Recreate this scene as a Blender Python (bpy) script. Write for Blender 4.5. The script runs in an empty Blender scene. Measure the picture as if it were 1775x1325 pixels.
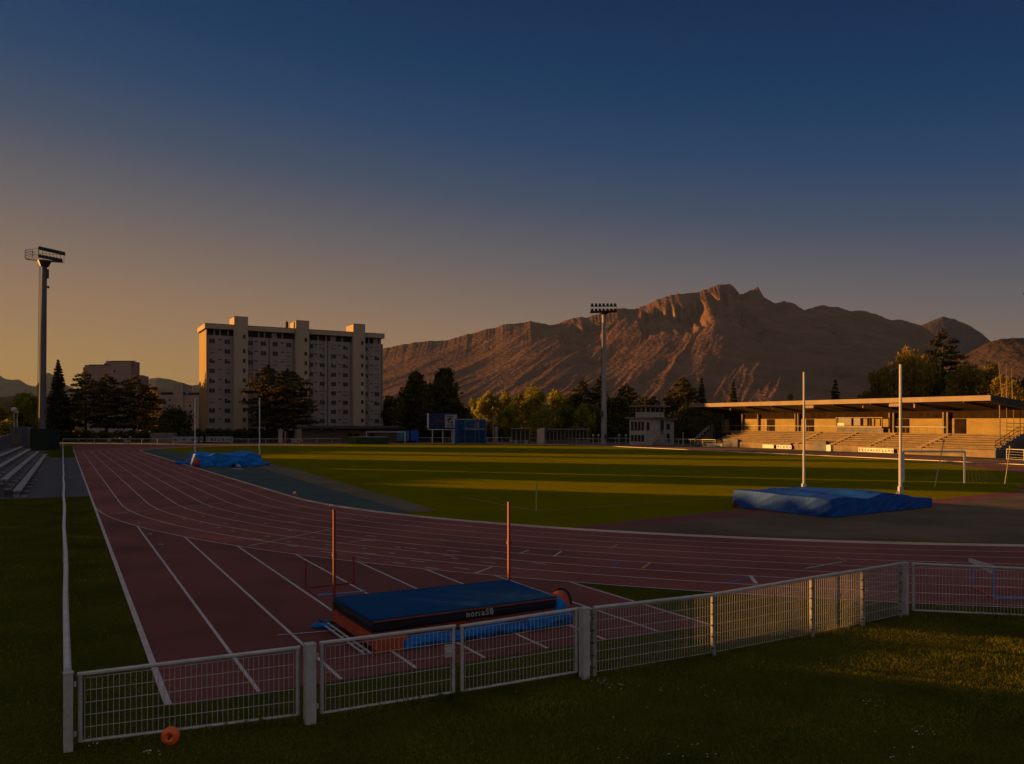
import bpy, math, random
import numpy as np
from mathutils import Vector, Matrix

# ------------------------------------------------------------------ camera
W0, H0 = 1775.0, 1325.0
CX, CY0, F, HC = 887.5, 743.4, 1416.5, 3.82      # horizon row 743.4, focal length in photo pixels, eye height
scene = bpy.context.scene
COL = scene.collection
cam_d = bpy.data.cameras.new('camera')
cam_d.sensor_width = 36.0
cam_d.lens = 36.0 * F / W0
cam_d.shift_y = (CY0 - H0 / 2) / W0
cam_d.clip_start = 0.1
cam_d.clip_end = 60000
cam = bpy.data.objects.new('camera', cam_d)
cam.location = (0, 0, HC)
cam.rotation_euler = (math.radians(90), 0, 0)
COL.objects.link(cam)
scene.camera = cam

# ------------------------------------------------------------------ light
SUN_AZ, SUN_EL = math.radians(68), math.radians(5.5)     # azimuth to the left of the view direction
SUN = Vector((-math.sin(SUN_AZ) * math.cos(SUN_EL), math.cos(SUN_AZ) * math.cos(SUN_EL), math.sin(SUN_EL)))
sd = bpy.data.lights.new('sun', 'SUN')
sd.energy = 4.7
sd.angle = math.radians(0.5)
sd.color = (1.0, 0.45, 0.09)
so = bpy.data.objects.new('sun', sd)
so.rotation_euler = (-SUN).to_track_quat('-Z', 'Y').to_euler()
so.location = (-200, 100, 60)
COL.objects.link(so)

def srgb(r, g, b):
    f = lambda c: (c / 255 / 12.92) if c <= 10.3 else ((c / 255 + 0.055) / 1.055) ** 2.4
    return (f(r), f(g), f(b), 1.0)

world = bpy.data.worlds.new('World')
scene.world = world
world.use_nodes = True
wt = world.node_tree
wt.nodes.clear()
def wn(t, **k):
    n = wt.nodes.new(t)
    for a, b in k.items(): setattr(n, a, b)
    return n
def wmath(op, a, b=None, c=None):
    n = wn('ShaderNodeMath', operation=op)
    for i, v in enumerate((a, b, c)):
        if v is None: continue
        if isinstance(v, (int, float)): n.inputs[i].default_value = v
        else: wt.links.new(v, n.inputs[i])
    return n.outputs[0]
tc = wn('ShaderNodeTexCoord')
sep = wn('ShaderNodeSeparateXYZ'); wt.links.new(tc.outputs['Generated'], sep.inputs[0])
el = wmath('MULTIPLY', wmath('ARCSINE', wmath('MINIMUM', wmath('MAXIMUM', sep.outputs[2], -1.0), 1.0)), 57.2958)
sx, sy = -math.sin(SUN_AZ), math.cos(SUN_AZ)
dots = wmath('ADD', wmath('MULTIPLY', sep.outputs[0], sx), wmath('MULTIPLY', sep.outputs[1], sy))
tt = wmath('SUBTRACT', el, wmath('MULTIPLY', dots, 7.0))
fac = wmath('DIVIDE', wmath('ADD', tt, 12.0), 110.0)
ramp = wn('ShaderNodeValToRGB')
wt.links.new(fac, ramp.inputs[0])
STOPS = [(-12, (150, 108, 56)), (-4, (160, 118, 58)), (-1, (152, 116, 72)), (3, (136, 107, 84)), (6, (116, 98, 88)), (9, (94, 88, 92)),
         (13, (60, 72, 93)), (17, (30, 60, 94)), (21, (4, 50, 88)), (26, (0, 39, 78)), (31, (0, 31, 64)), (40, (20, 46, 84)), (55, (112, 112, 118)), (98, (126, 125, 128))]  # highest stops, above the view, raised to fill the shade with light
cr = ramp.color_ramp
while len(cr.elements) < len(STOPS): cr.elements.new(0.5)
for e, (t, c) in zip(cr.elements, STOPS):
    e.position = (t + 12) / 110.0
for e, (t, c) in zip(cr.elements, STOPS):
    e.color = srgb(*c)
# the sky behind the photographer: raised as unseen fill light
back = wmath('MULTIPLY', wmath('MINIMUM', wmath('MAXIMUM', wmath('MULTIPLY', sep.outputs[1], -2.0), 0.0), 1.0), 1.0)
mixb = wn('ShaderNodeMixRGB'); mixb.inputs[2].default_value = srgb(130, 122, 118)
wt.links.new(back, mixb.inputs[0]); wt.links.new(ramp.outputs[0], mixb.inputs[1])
# warm glow round the sun, outside the frame on the left
sdot = wn('ShaderNodeVectorMath', operation='DOT_PRODUCT'); sdot.inputs[1].default_value = SUN
wt.links.new(tc.outputs['Generated'], sdot.inputs[0])
glow = wmath('POWER', wmath('MAXIMUM', sdot.outputs['Value'], 0.0), 80.0)
mixg = wn('ShaderNodeMixRGB', blend_type='ADD'); mixg.inputs[2].default_value = (1.2, 0.5, 0.1, 1)
wt.links.new(glow, mixg.inputs[0]); wt.links.new(mixb.outputs[0], mixg.inputs[1])
# a little of the physical sky on top
sky = wn('ShaderNodeTexSky', sky_type='NISHITA')
sky.sun_disc = False
sky.sun_elevation = SUN_EL
sky.sun_rotation = -SUN_AZ
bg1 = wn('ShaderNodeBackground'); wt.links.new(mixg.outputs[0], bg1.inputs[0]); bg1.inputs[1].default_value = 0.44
bg2 = wn('ShaderNodeBackground'); wt.links.new(sky.outputs[0], bg2.inputs[0]); bg2.inputs[1].default_value = 0.0015
add = wn('ShaderNodeAddShader'); wt.links.new(bg1.outputs[0], add.inputs[0]); wt.links.new(bg2.outputs[0], add.inputs[1])
wo = wn('ShaderNodeOutputWorld'); wt.links.new(add.outputs[0], wo.inputs[0])

scene.view_settings.view_transform = 'Standard'
scene.view_settings.look = 'None'
scene.view_settings.exposure = 1.25
scene.view_settings.gamma = 1.0
scene.render.engine = 'CYCLES'
scene.cycles.use_denoising = True
scene.cycles.max_bounces = 6
scene.cycles.volume_bounces = 0
scene.cycles.transparent_max_bounces = 12
scene.cycles.caustics_reflective = False
scene.cycles.caustics_refractive = False

# ------------------------------------------------------------------ helpers
def G(px, py, z=0.0):
    """ground (or height z) point seen at a photo pixel"""
    Y = (HC - z) * F / (py - CY0)
    return Vector(((px - CX) / F * Y, Y, z))
def PX(px, Y, z=0.0): return Vector(((px - CX) / F * Y, Y, z))
def ZA(py, Y): return HC - (py - CY0) / F * Y
TH = math.radians(28.65)
CT, ST = math.cos(TH), math.sin(TH)
def UV(u, v, z=0.0): return Vector((u * CT - v * ST, u * ST + v * CT, z))   # track frame: v along the home straight

class MB:
    def __init__(s): s.v, s.f, s.m = [], [], []
    def add(s, vs, fs, mi=0):
        o = len(s.v); s.v += [tuple(v) for v in vs]
        for f in fs: s.f.append(tuple(i + o for i in f)); s.m.append(mi)
        return s
    def box(s, c, size, rot=0.0, mi=0, taper=1.0):
        hx, hy, hz = size[0] / 2, size[1] / 2, size[2] / 2
        cr_, sr = math.cos(rot), math.sin(rot)
        vs = []
        for z in (-1, 1):
            k = taper if z > 0 else 1.0
            for x, y in ((-1, -1), (1, -1), (1, 1), (-1, 1)):
                a, b = x * hx * k, y * hy * k
                vs.append((c[0] + a * cr_ - b * sr, c[1] + a * sr + b * cr_, c[2] + z * hz))
        return s.add(vs, [(3, 2, 1, 0), (4, 5, 6, 7), (0, 1, 5, 4), (1, 2, 6, 5), (2, 3, 7, 6), (3, 0, 4, 7)], mi)
    def hexa(s, p, mi=0):
        """8 points: bottom four (ccw) then top four"""
        return s.add(p, [(3, 2, 1, 0), (4, 5, 6, 7), (0, 1, 5, 4), (1, 2, 6, 5), (2, 3, 7, 6), (3, 0, 4, 7)], mi)
    def wall(s, a, b, z0, z1, t, mi=0, z1b=None):
        """upright slab from a to b with thickness t"""
        a, b = Vector(a[:2]), Vector(b[:2]); d = (b - a).normalized(); n = Vector((-d.y, d.x)) * t / 2
        z1b = z1 if z1b is None else z1b
        q = [a - n, b - n, b + n, a + n]
        zt = [z1, z1b, z1b, z1]
        return s.hexa([(p.x, p.y, z0) for p in q] + [(p.x, p.y, z) for p, z in zip(q, zt)], mi)
    def bar(s, a, b, r, n=6, r2=None, mi=0, cap=True):
        a, b = Vector(a), Vector(b); d = b - a
        if d.length < 1e-6: return s
        d.normalize(); up = Vector((0, 0, 1)) if abs(d.z) < 0.95 else Vector((1, 0, 0))
        e1 = d.cross(up).normalized(); e2 = d.cross(e1); r2 = r if r2 is None else r2
        vs = []
        for p, rr in ((a, r), (b, r2)):
            for i in range(n):
                t = 2 * math.pi * (i + 0.5) / n
                vs.append(p + e1 * rr * math.cos(t) + e2 * rr * math.sin(t))
        fs = [(i, (i + 1) % n, n + (i + 1) % n, n + i) for i in range(n)]
        if cap: fs += [tuple(range(n - 1, -1, -1)), tuple(range(n, 2 * n))]
        return s.add(vs, fs, mi)
    def tube(s, pts, r, n=6, mi=0):
        for i in range(len(pts) - 1):
            ra = r[i] if isinstance(r, (list, tuple)) else r
            rb = r[i + 1] if isinstance(r, (list, tuple)) else r
            s.bar(pts[i], pts[i + 1], ra, n, rb, mi)
        return s
    def poly(s, pts, z=None, mi=0):
        return s.add([(p[0], p[1], p[2] if z is None else z) for p in pts], [tuple(range(len(pts)))], mi)
    def slab(s, pts, z0, z1, mi=0):
        n = len(pts)
        s.add([(p[0], p[1], z0) for p in pts] + [(p[0], p[1], z1) for p in pts],
              [tuple(range(n - 1, -1, -1)), tuple(range(n, 2 * n))] + [(i, (i + 1) % n, n + (i + 1) % n, n + i) for i in range(n)], mi)
        return s
    def strip(s, A, B, mi=0):
        n = len(A)
        return s.add(list(A) + list(B), [(i, i + 1, n + i + 1, n + i) for i in range(n - 1)], mi)
    def sphere(s, c, r, n=10, m=6, sq=(1, 1, 1), mi=0):
        vs = [(c[0], c[1], c[2] - r * sq[2])]
        for j in range(1, m):
            p = math.pi * j / m
            for i in range(n):
                t = 2 * math.pi * i / n
                vs.append((c[0] + r * sq[0] * math.sin(p) * math.cos(t), c[1] + r * sq[1] * math.sin(p) * math.sin(t), c[2] - r * sq[2] * math.cos(p)))
        vs.append((c[0], c[1], c[2] + r * sq[2]))
        fs = [(0, 1 + (i + 1) % n, 1 + i) for i in range(n)]
        for j in range(m - 2):
            for i in range(n):
                a = 1 + j * n
                fs.append((a + i, a + (i + 1) % n, a + n + (i + 1) % n, a + n + i))
        L = len(vs) - 1; a = 1 + (m - 2) * n
        fs += [(a + i, a + (i + 1) % n, L) for i in range(n)]
        return s.add(vs, fs, mi)
    def build(s, name, mat, parent=None, world_=True, smooth=False, label=None):
        me = bpy.data.meshes.new(name)
        off = Vector((0, 0, 0))
        if parent is not None and world_:
            p = parent
            while p is not None: off += Vector(p.location); p = p.parent
        me.from_pydata([(x - off.x, y - off.y, z - off.z) for x, y, z in s.v], [], s.f)
        for m_ in (mat if isinstance(mat, (list, tuple)) else [mat]): me.materials.append(m_)
        if any(s.m): me.polygons.foreach_set('material_index', s.m)
        if smooth: me.polygons.foreach_set('use_smooth', [True] * len(me.polygons))
        me.update()
        o = bpy.data.objects.new(name, me); COL.objects.link(o)
        if parent is not None: o.parent = parent
        if label: o['label'] = label
        return o

def np_mesh(name, V, Q, mat, parent=None, smooth=False):
    """V (n,3) float, Q (m,k) int; fast"""
    me = bpy.data.meshes.new(name)
    V = np.asarray(V, dtype=np.float32); Q = np.asarray(Q, dtype=np.int32); k = Q.shape[1]
    if parent is not None:
        off = np.zeros(3); p = parent
        while p is not None: off += np.array(p.location); p = p.parent
        V = (V - off).astype(np.float32)
    me.vertices.add(len(V)); me.vertices.foreach_set('co', V.ravel())
    me.loops.add(Q.size); me.loops.foreach_set('vertex_index', Q.ravel())
    me.polygons.add(len(Q)); me.polygons.foreach_set('loop_start', np.arange(0, Q.size, k, dtype=np.int32))
    me.polygons.foreach_set('loop_total', np.full(len(Q), k, dtype=np.int32))
    if smooth: me.polygons.foreach_set('use_smooth', np.ones(len(Q), dtype=bool))
    me.update(calc_edges=True)
    me.materials.append(mat)
    o = bpy.data.objects.new(name, me); COL.objects.link(o)
    if parent is not None: o.parent = parent
    return o

def tag(o, label=None, cat=None, group=None, kind=None):
    if label: o['label'] = label
    if cat: o['category'] = cat
    if group: o['group'] = group
    if kind: o['kind'] = kind
    return o
def thing(name, loc, label, cat, group=None, rz=0.0):
    o = bpy.data.objects.new(name, None); COL.objects.link(o)
    o.empty_display_size = 0.3
    o.location = loc; o.rotation_euler = (0, 0, rz)
    return tag(o, label, cat, group)
def copy_tree(o, parent=None):
    c = o.copy(); COL.objects.link(c)
    if parent is not None: c.parent = parent
    for ch in list(o.children): copy_tree(ch, c)
    return c

def mat(name, col, rough=0.8, var=0.12, scale=3.0, bump=0.0, bscale=None, col2=None, metallic=0.0, spec=0.3, detail=4.0, sheen=0.0, coord='Object', trans=0.0, stretch=None):
    m = bpy.data.materials.new(name); m.use_nodes = True
    nt = m.node_tree; b = nt.nodes['Principled BSDF']
    b.inputs['Roughness'].default_value = rough
    b.inputs['Metallic'].default_value = metallic
    b.inputs['Specular IOR Level'].default_value = spec
    if sheen:
        b.inputs['Sheen Weight'].default_value = sheen
        b.inputs['Sheen Tint'].default_value = (*col[:3], 1)
        b.inputs['Sheen Roughness'].default_value = 0.5
    t = nt.nodes.new('ShaderNodeTexCoord')
    vec = t.outputs[coord]
    if coord == 'World':
        pass
    if stretch:
        mp = nt.nodes.new('ShaderNodeMapping'); mp.inputs['Scale'].default_value = stretch
        nt.links.new(vec, mp.inputs[0]); vec = mp.outputs[0]
    n = nt.nodes.new('ShaderNodeTexNoise'); n.inputs['Scale'].default_value = scale; n.inputs['Detail'].default_value = detail
    nt.links.new(vec, n.inputs['Vector'])
    r = nt.nodes.new('ShaderNodeValToRGB')
    c1 = tuple(max(0, c * (1 - var)) for c in col[:3]) + (1,)
    c2 = (tuple(col2[:3]) + (1,)) if col2 else tuple(min(1, c * (1 + var)) for c in col[:3]) + (1,)
    r.color_ramp.elements[0].position = 0.32; r.color_ramp.elements[1].position = 0.68
    r.color_ramp.elements[0].color = c1; r.color_ramp.elements[1].color = c2
    nt.links.new(n.outputs['Fac'], r.inputs[0]); nt.links.new(r.outputs[0], b.inputs['Base Color'])
    if bump:
        n2 = nt.nodes.new('ShaderNodeTexNoise'); n2.inputs['Scale'].default_value = bscale or scale * 6; n2.inputs['Detail'].default_value = 3
        nt.links.new(vec, n2.inputs['Vector'])
        bp = nt.nodes.new('ShaderNodeBump'); bp.inputs['Strength'].default_value = min(1.0, bump); bp.inputs['Distance'].default_value = 0.02 if bump <= 1 else 0.02 * bump
        nt.links.new(n2.outputs['Fac'], bp.inputs['Height']); nt.links.new(bp.outputs[0], b.inputs['Normal'])
    if trans:
        tr = nt.nodes.new('ShaderNodeBsdfTranslucent'); nt.links.new(r.outputs[0], tr.inputs[0])
        mx = nt.nodes.new('ShaderNodeMixShader'); mx.inputs[0].default_value = trans
        out = nt.nodes['Material Output']
        nt.links.new(b.outputs[0], mx.inputs[1]); nt.links.new(tr.outputs[0], mx.inputs[2]); nt.links.new(mx.outputs[0], out.inputs[0])
    return m

M = {}
M['track'] = mat('red_track', (0.20, 0.057, 0.045), 0.85, 0.26, 0.22, 0.5, 60.0, spec=0.25, detail=6)
M['chute'] = mat('old_red_track', (0.155, 0.045, 0.037), 0.85, 0.26, 0.3, 0.5, 60.0, spec=0.25, detail=6)
M['line'] = mat('line_paint', (0.50, 0.42, 0.41), 0.7, 0.12, 3.0)
M['kerbw'] = mat('kerb_white', (0.60, 0.56, 0.53), 0.6, 0.1, 1.0)
M['white'] = mat('white_paint', (0.50, 0.50, 0.50), 0.5, 0.1, 4.0)
M['galv'] = mat('galvanised_rail', (0.44, 0.44, 0.46), 0.5, 0.14, 8.0, metallic=0.2, spec=0.4)
M['asphalt'] = mat('asphalt', (0.075, 0.072, 0.078), 0.9, 0.2, 0.5, 0.6, 50.0)
M['brown'] = mat('worn_brown_asphalt', (0.125, 0.098, 0.07), 0.95, 0.25, 0.25, 0.6, 50.0, spec=0.1, col2=(0.165, 0.12, 0.078))
M['teal'] = mat('teal_surface', (0.035, 0.062, 0.064), 0.9, 0.2, 0.4, 0.4, 50.0)
M['sandy'] = mat('worn_sandy_strip', (0.125, 0.098, 0.06), 0.95, 0.25, 0.3, 0.6, 40.0)
M['land'] = mat('earth_and_grass', (0.05, 0.048, 0.02), 1.0, 0.5, 0.05, 0.6, 8.0)
def turf(name, c1, c2, c3, sc, bdist=0.09, bsc=9.0):
    """mown turf: colour drifts between three greens, upright blades faked by a strong fine bump"""
    m = bpy.data.materials.new(name); m.use_nodes = True; nt = m.node_tree; b = nt.nodes['Principled BSDF']
    b.inputs['Roughness'].default_value = 1.0; b.inputs['Specular IOR Level'].default_value = 0.0
    t = nt.nodes.new('ShaderNodeTexCoord')
    n = nt.nodes.new('ShaderNodeTexNoise'); n.inputs['Scale'].default_value = sc; n.inputs['Detail'].default_value = 8; n.inputs['Roughness'].default_value = 0.65
    nt.links.new(t.outputs['Object'], n.inputs['Vector'])
    r = nt.nodes.new('ShaderNodeValToRGB'); e = r.color_ramp.elements
    e[0].position = 0.3; e[0].color = (*c1, 1); e[1].position = 0.7; e[1].color = (*c3, 1)
    k = e.new(0.5); k.color = (*c2, 1)
    nt.links.new(n.outputs['Fac'], r.inputs[0]); nt.links.new(r.outputs[0], b.inputs['Base Color'])
    # every blade stands up: scatter the normals so that grazing light is caught as by upright blades
    n2 = nt.nodes.new('ShaderNodeTexNoise'); n2.inputs['Scale'].default_value = bsc; n2.inputs['Detail'].default_value = 1
    nt.links.new(t.outputs['Object'], n2.inputs['Vector'])
    v1 = nt.nodes.new('ShaderNodeVectorMath'); v1.operation = 'SUBTRACT'; v1.inputs[1].default_value = (0.5, 0.5, 0.5); nt.links.new(n2.outputs['Color'], v1.inputs[0])
    v2 = nt.nodes.new('ShaderNodeVectorMath'); v2.operation = 'MULTIPLY'; v2.inputs[1].default_value = (bdist, bdist, 0.0); nt.links.new(v1.outputs[0], v2.inputs[0])
    v3 = nt.nodes.new('ShaderNodeVectorMath'); v3.operation = 'ADD'; v3.inputs[1].default_value = (0, 0, 0.45); nt.links.new(v2.outputs[0], v3.inputs[0])
    v4 = nt.nodes.new('ShaderNodeVectorMath'); v4.operation = 'NORMALIZE'; nt.links.new(v3.outputs[0], v4.inputs[0])
    nt.links.new(v4.outputs[0], b.inputs['Normal'])
    return m
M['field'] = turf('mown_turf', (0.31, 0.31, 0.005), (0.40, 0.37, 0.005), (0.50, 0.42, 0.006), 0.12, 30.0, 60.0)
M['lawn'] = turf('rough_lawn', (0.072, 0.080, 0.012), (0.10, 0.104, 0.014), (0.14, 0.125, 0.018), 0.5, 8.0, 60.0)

# ------------------------------------------------------------------ ground sheets
m = MB()
S = 30000
rings = [0, 60, 140, 280, 600, 1500, 4000, S]
m.add([(-S, -S, -0.03), (S, -S, -0.03), (S, S, -0.03), (-S, S, -0.03)], [(0, 1, 2, 3)])
tag(m.build('ground', M['land']), 'dark earth and rough grass stretching to the hills', kind='structure')

def curve(t):
    """inner kerb of the oval in track coordinates; t in 0..4: near bend, far straight, far bend, home straight"""
    if t < 1:
        a = math.pi + t * math.pi
        rx = 36.6 if a < 1.5 * math.pi else 40.4
        return (47.6 + rx * math.cos(a), 45.6 + 36.6 * math.sin(a))
    if t < 2:
        s = t - 1; return (88.0 + 16 * s, 45.6 + (150 - 45.6) * s)
    if t < 3:
        a = (t - 2) * math.pi; return (57.5 + 46.5 * math.cos(a), 150 + 46 * math.sin(a))
    s = t - 3; return (11.0, 150 - (150 - 45.6) * s)
NS = 400
K = [curve(4 * i / NS) for i in range(NS)]
KN = []
for i in range(NS):
    a, b = K[i - 1], K[(i + 1) % NS]
    dx, dy = b[0] - a[0], b[1] - a[1]; l = math.hypot(dx, dy)
    KN.append((dy / l, -dx / l))
def ring(off, z): return [UV(K[i % NS][0] + KN[i % NS][0] * off, K[i % NS][1] + KN[i % NS][1] * off, z) for i in range(NS + 1)]
LW = 1.22
# infield turf
R0 = ring(-0.06, 0.012)[:-1]
m = MB(); m.add([UV(57, 95, 0.012)] + R0, [(0, 1 + i, 1 + (i + 1) % NS) for i in range(NS)])
tag(m.build('infield_turf', M['field']), 'mown green infield of the stadium', kind='structure')
# track ring
m = MB(); m.strip(ring(8 * LW + 0.03, 0.012), ring(0.0, 0.012))
tag(m.build('running_track', M['track']), 'dark red running track with white lanes', kind='structure')
# chute and run off surfaces
VE = 12.15
def outer_v(u):
    k = 36.6 + 8 * LW
    d = 47.6 - u
    return 45.6 - math.sqrt(max(0, k * k - d * d)) if d < k else 45.6
m = MB()
A = [UV(1.2 + i * 0.5, VE - 0.05, 0.006) for i in range(20)] + [UV(11.1, VE - 0.05, 0.006)]
B = [UV(1.2 + i * 0.5, outer_v(1.2 + i * 0.5) + 0.6, 0.006) for i in range(20)] + [UV(11.1, outer_v(11.1) + 0.6, 0.006)]
m.strip(A, B)
tag(m.build('track_chute', M['chute']), 'straight red start chute in front of the bend', kind='structure')
# far end apron: red surface running behind the far bend
m = MB(); m.poly([UV(1.3, 120), UV(40, 150), UV(118, 150), UV(118, 212), UV(1.3, 212)], z=0.004)
tag(m.build('track_apron', M['chute']), 'red apron at the far end', kind='structure')
m = MB(); m.poly([G(985, 916), G(1120, 900), G(1275, 885), G(1620, 866.5), G(1775, 850), G(1900, 838), UV(88, 60), UV(84, 35), UV(60, 12), UV(40, 13), G(1500, 938.5), G(1200, 933)], z=0.016)
tag(m.build('field_event_area_border', M['chute']), 'dark red strip round the brown asphalt area', kind='structure')
kin = ring(-0.12, 0.02)
ptsK = [p for i, p in enumerate(kin) if 33 <= i <= 86]
m = MB()
inner = [G(1050, 920.5), G(1170, 908), G(1290, 895.5), G(1450, 886), G(1636, 875), G(1775, 857), G(1900, 842)]
m.poly([Vector(p) for p in inner] + list(reversed([p for p in ptsK if p.y < 60])), z=0.02)
tag(m.build('asphalt_area', M['brown']), 'brown worn asphalt area under the landing mat', kind='structure')
# teal run up and sandy strip beside the kerb on the left
m = MB()
up = [G(267, 778.5), G(300, 783), G(345, 790), G(420, 803), G(500, 826), G(560, 845), G(640, 868), G(712, 889)]
kk = [p for i, p in enumerate(ring(-0.12, 0.02)) if (p - G(712, 894)).length < 400 and (i >= 290 or i <= 30)]
kl = [UV(*curve(4 * t / 200)[0:2], 0.02) for t in range(0, 12)]
left = [UV(11.15, v, 0.02) for v in (150, 130, 110, 90, 70, 50)] + [UV(47.6 + 36.45 * math.cos(math.pi + a), 45.6 + 36.45 * math.sin(math.pi + a), 0.02) for a in (0.0, 0.08, 0.16, 0.24, 0.30)]
m.poly(left + list(reversed(up)), z=0.02)
tag(m.build('run_up_area', M['teal']), 'dark teal run up area beside the kerb', kind='structure')
m = MB(); m.poly([G(420, 802), G(450, 800), G(520, 816), G(620, 846), G(700, 868), G(758, 887), G(712, 889), G(640, 868), G(560, 845), G(500, 826)], z=0.023)
tag(m.build('sandy_strip', M['sandy']), 'worn sandy strip between run up and turf', kind='structure')
# asphalt beside the home straight, with drains
m = MB(); m.poly([UV(-2.9, 52), UV(1.18, 52), UV(1.18, 124), UV(-2.9, 124)], z=0.006)
m.poly([UV(-9, 52), UV(-2.9, 52), UV(-2.9, 124), UV(-9, 124)], z=0.006)
tag(m.build('paved_path', M['asphalt']), 'grey asphalt path between stand and track', kind='structure')
# lawn sheets (raised a few mm over the earth)
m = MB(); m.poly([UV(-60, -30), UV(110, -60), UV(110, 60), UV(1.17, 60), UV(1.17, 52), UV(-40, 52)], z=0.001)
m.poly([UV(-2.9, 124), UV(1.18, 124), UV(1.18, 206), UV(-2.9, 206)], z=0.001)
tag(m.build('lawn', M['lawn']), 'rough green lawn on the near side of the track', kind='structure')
# track outer edge infill lawn triangle is the lawn sheet itself

# ------------------------------------------------------------------ painted lines
m = MB()
for k in range(1, 9):
    off = k * LW
    m.strip(ring(off + 0.028, 0.0165), ring(off - 0.028, 0.0165))
tag(m.build('lane_lines', M['line']), 'thin white lane lines round the oval', kind='structure')
m = MB()
for k in range(0, 9):
    u = 1.24 + k * LW
    w = 0.03 if k else 0.05
    v1 = outer_v(u) + 0.05 if k else 172
    for (a, b) in ([(VE, v1)]):
        m.poly([UV(u - w, a), UV(u + w, a), UV(u + w, b), UV(u - w, b)], z=0.0205 if k == 0 else 0.0125)
# start lines and relay marks
def mark(p, q, w=0.03, z=0.0205, mb=None):
    p, q = Vector(p[:2]), Vector(q[:2]); d = (q - p).normalized(); n = Vector((-d.y, d.x)) * w
    (mb or m).poly([p - n, q - n, q + n, p + n], z=z)
mark(G(190, 892), G(400, 871)); mark(G(430, 948), G(570, 919)); mark(G(822, 996), G(853, 984), 0.035)
mark(G(1460, 975), G(1395, 987)); mark(G(1300, 999), G(1311, 1013), 0.05)
mark(G(604, 941), G(640, 937)); mark(G(900, 961), G(917, 955)); mark(G(960, 966), G(973, 957))
mark(G(480, 1103), G(590, 1094), 0.02)
rng = random.Random(5)
for (x0, y0, n, dx, dy) in ((218, 885, 4, 18, 22), (268, 884, 6, 26, 9), (316, 882, 7, 36, 14), (365, 880, 8, 44, 15), (420, 879, 9, 52, 17), (500, 905, 9, 66, 17), (440, 935, 8, 60, 12), (560, 915, 7, 72, 15), (560, 945, 5, 75, 15)):
    for i in range(n):
        p = G(x0 + i * dx + rng.uniform(-4, 4), y0 + i * dy * (1 - 0.035 * i))
        if p.y > 16 and y0 + i * dy < 1000:
            mark(p, p + Vector((0.42, -0.30, 0)) if y0 > 900 else p + Vector((0.22, -0.2, 0)), 0.03)
tag(m.build('track_markings', M['line']), 'white start lines and short relay marks', kind='structure')
m = MB(); mark(G(1059, 952), G(1070, 945), 0.04, mb=m); mark(G(1113, 987), G(1127, 977), 0.045, mb=m); mark(G(1450, 967), G(1468, 975), 0.03, mb=m)
tag(m.build('yellow_track_marks', mat('yellow_line', (0.35, 0.24, 0.05), 0.8)), 'short yellow marks on the bend', kind='structure')
m = MB(); mark(G(1063, 984), G(1071, 977), 0.04, mb=m); mark(G(1262, 1012), G(1300, 1002), 0.04, mb=m)
tag(m.build('blue_track_marks', mat('blue_line', (0.05, 0.12, 0.35), 0.8)), 'short blue marks on the bend', kind='structure')
# white kerb
m = MB()
a0, a1, b0, b1 = ring(0.0, 0.0), ring(0.0, 0.075), ring(-0.07, 0.075), ring(-0.07, 0.0)
m.strip(a0, a1); m.strip(a1, b1 if False else b0); m.strip(b0, b1)
tag(m.build('track_kerb', M['kerbw']), 'low white kerb along the inside of the track', kind='structure')
# pitch lines
m = MB()
def pl(a, b): mark(a, b, 0.06, 0.018, m)
pl(G(930, 887), G(1268, 863)); pl(G(930, 887), G(800, 862)); pl(G(1180, 779.8), G(1740, 808)) if False else None
tag(m.build('pitch_lines', mat('chalk_line', (0.16, 0.17, 0.08), 0.95)), 'faint white pitch lines at the corner', kind='structure')
# ------------------------------------------------------------------ mountains
def noise2(seed, n=64):
    r = np.random.RandomState(seed); g = r.rand(n, n)
    def f(x, y):
        x = np.mod(x, n); y = np.mod(y, n)
        xi = np.floor(x).astype(int); yi = np.floor(y).astype(int); fx = x - xi; fy = y - yi
        fx = fx * fx * (3 - 2 * fx); fy = fy * fy * (3 - 2 * fy)
        x1 = (xi + 1) % n; y1 = (yi + 1) % n; xi %= n; yi %= n
        return (g[xi, yi] * (1 - fx) * (1 - fy) + g[x1, yi] * fx * (1 - fy) + g[xi, y1] * (1 - fx) * fy + g[x1, y1] * fx * fy) * 2 - 1
    return f
def fbm(f, x, y, o=5, ridged=False):
    a, s, t = 1.0, np.zeros_like(x), 0
    for i in range(o):
        v = f(x * 2 ** i + 7.3 * i, y * 2 ** i + 3.1 * i)
        if ridged: v = 1 - 2 * np.abs(v)
        s += a * v; t += a; a *= 0.5
    return s / t
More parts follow.
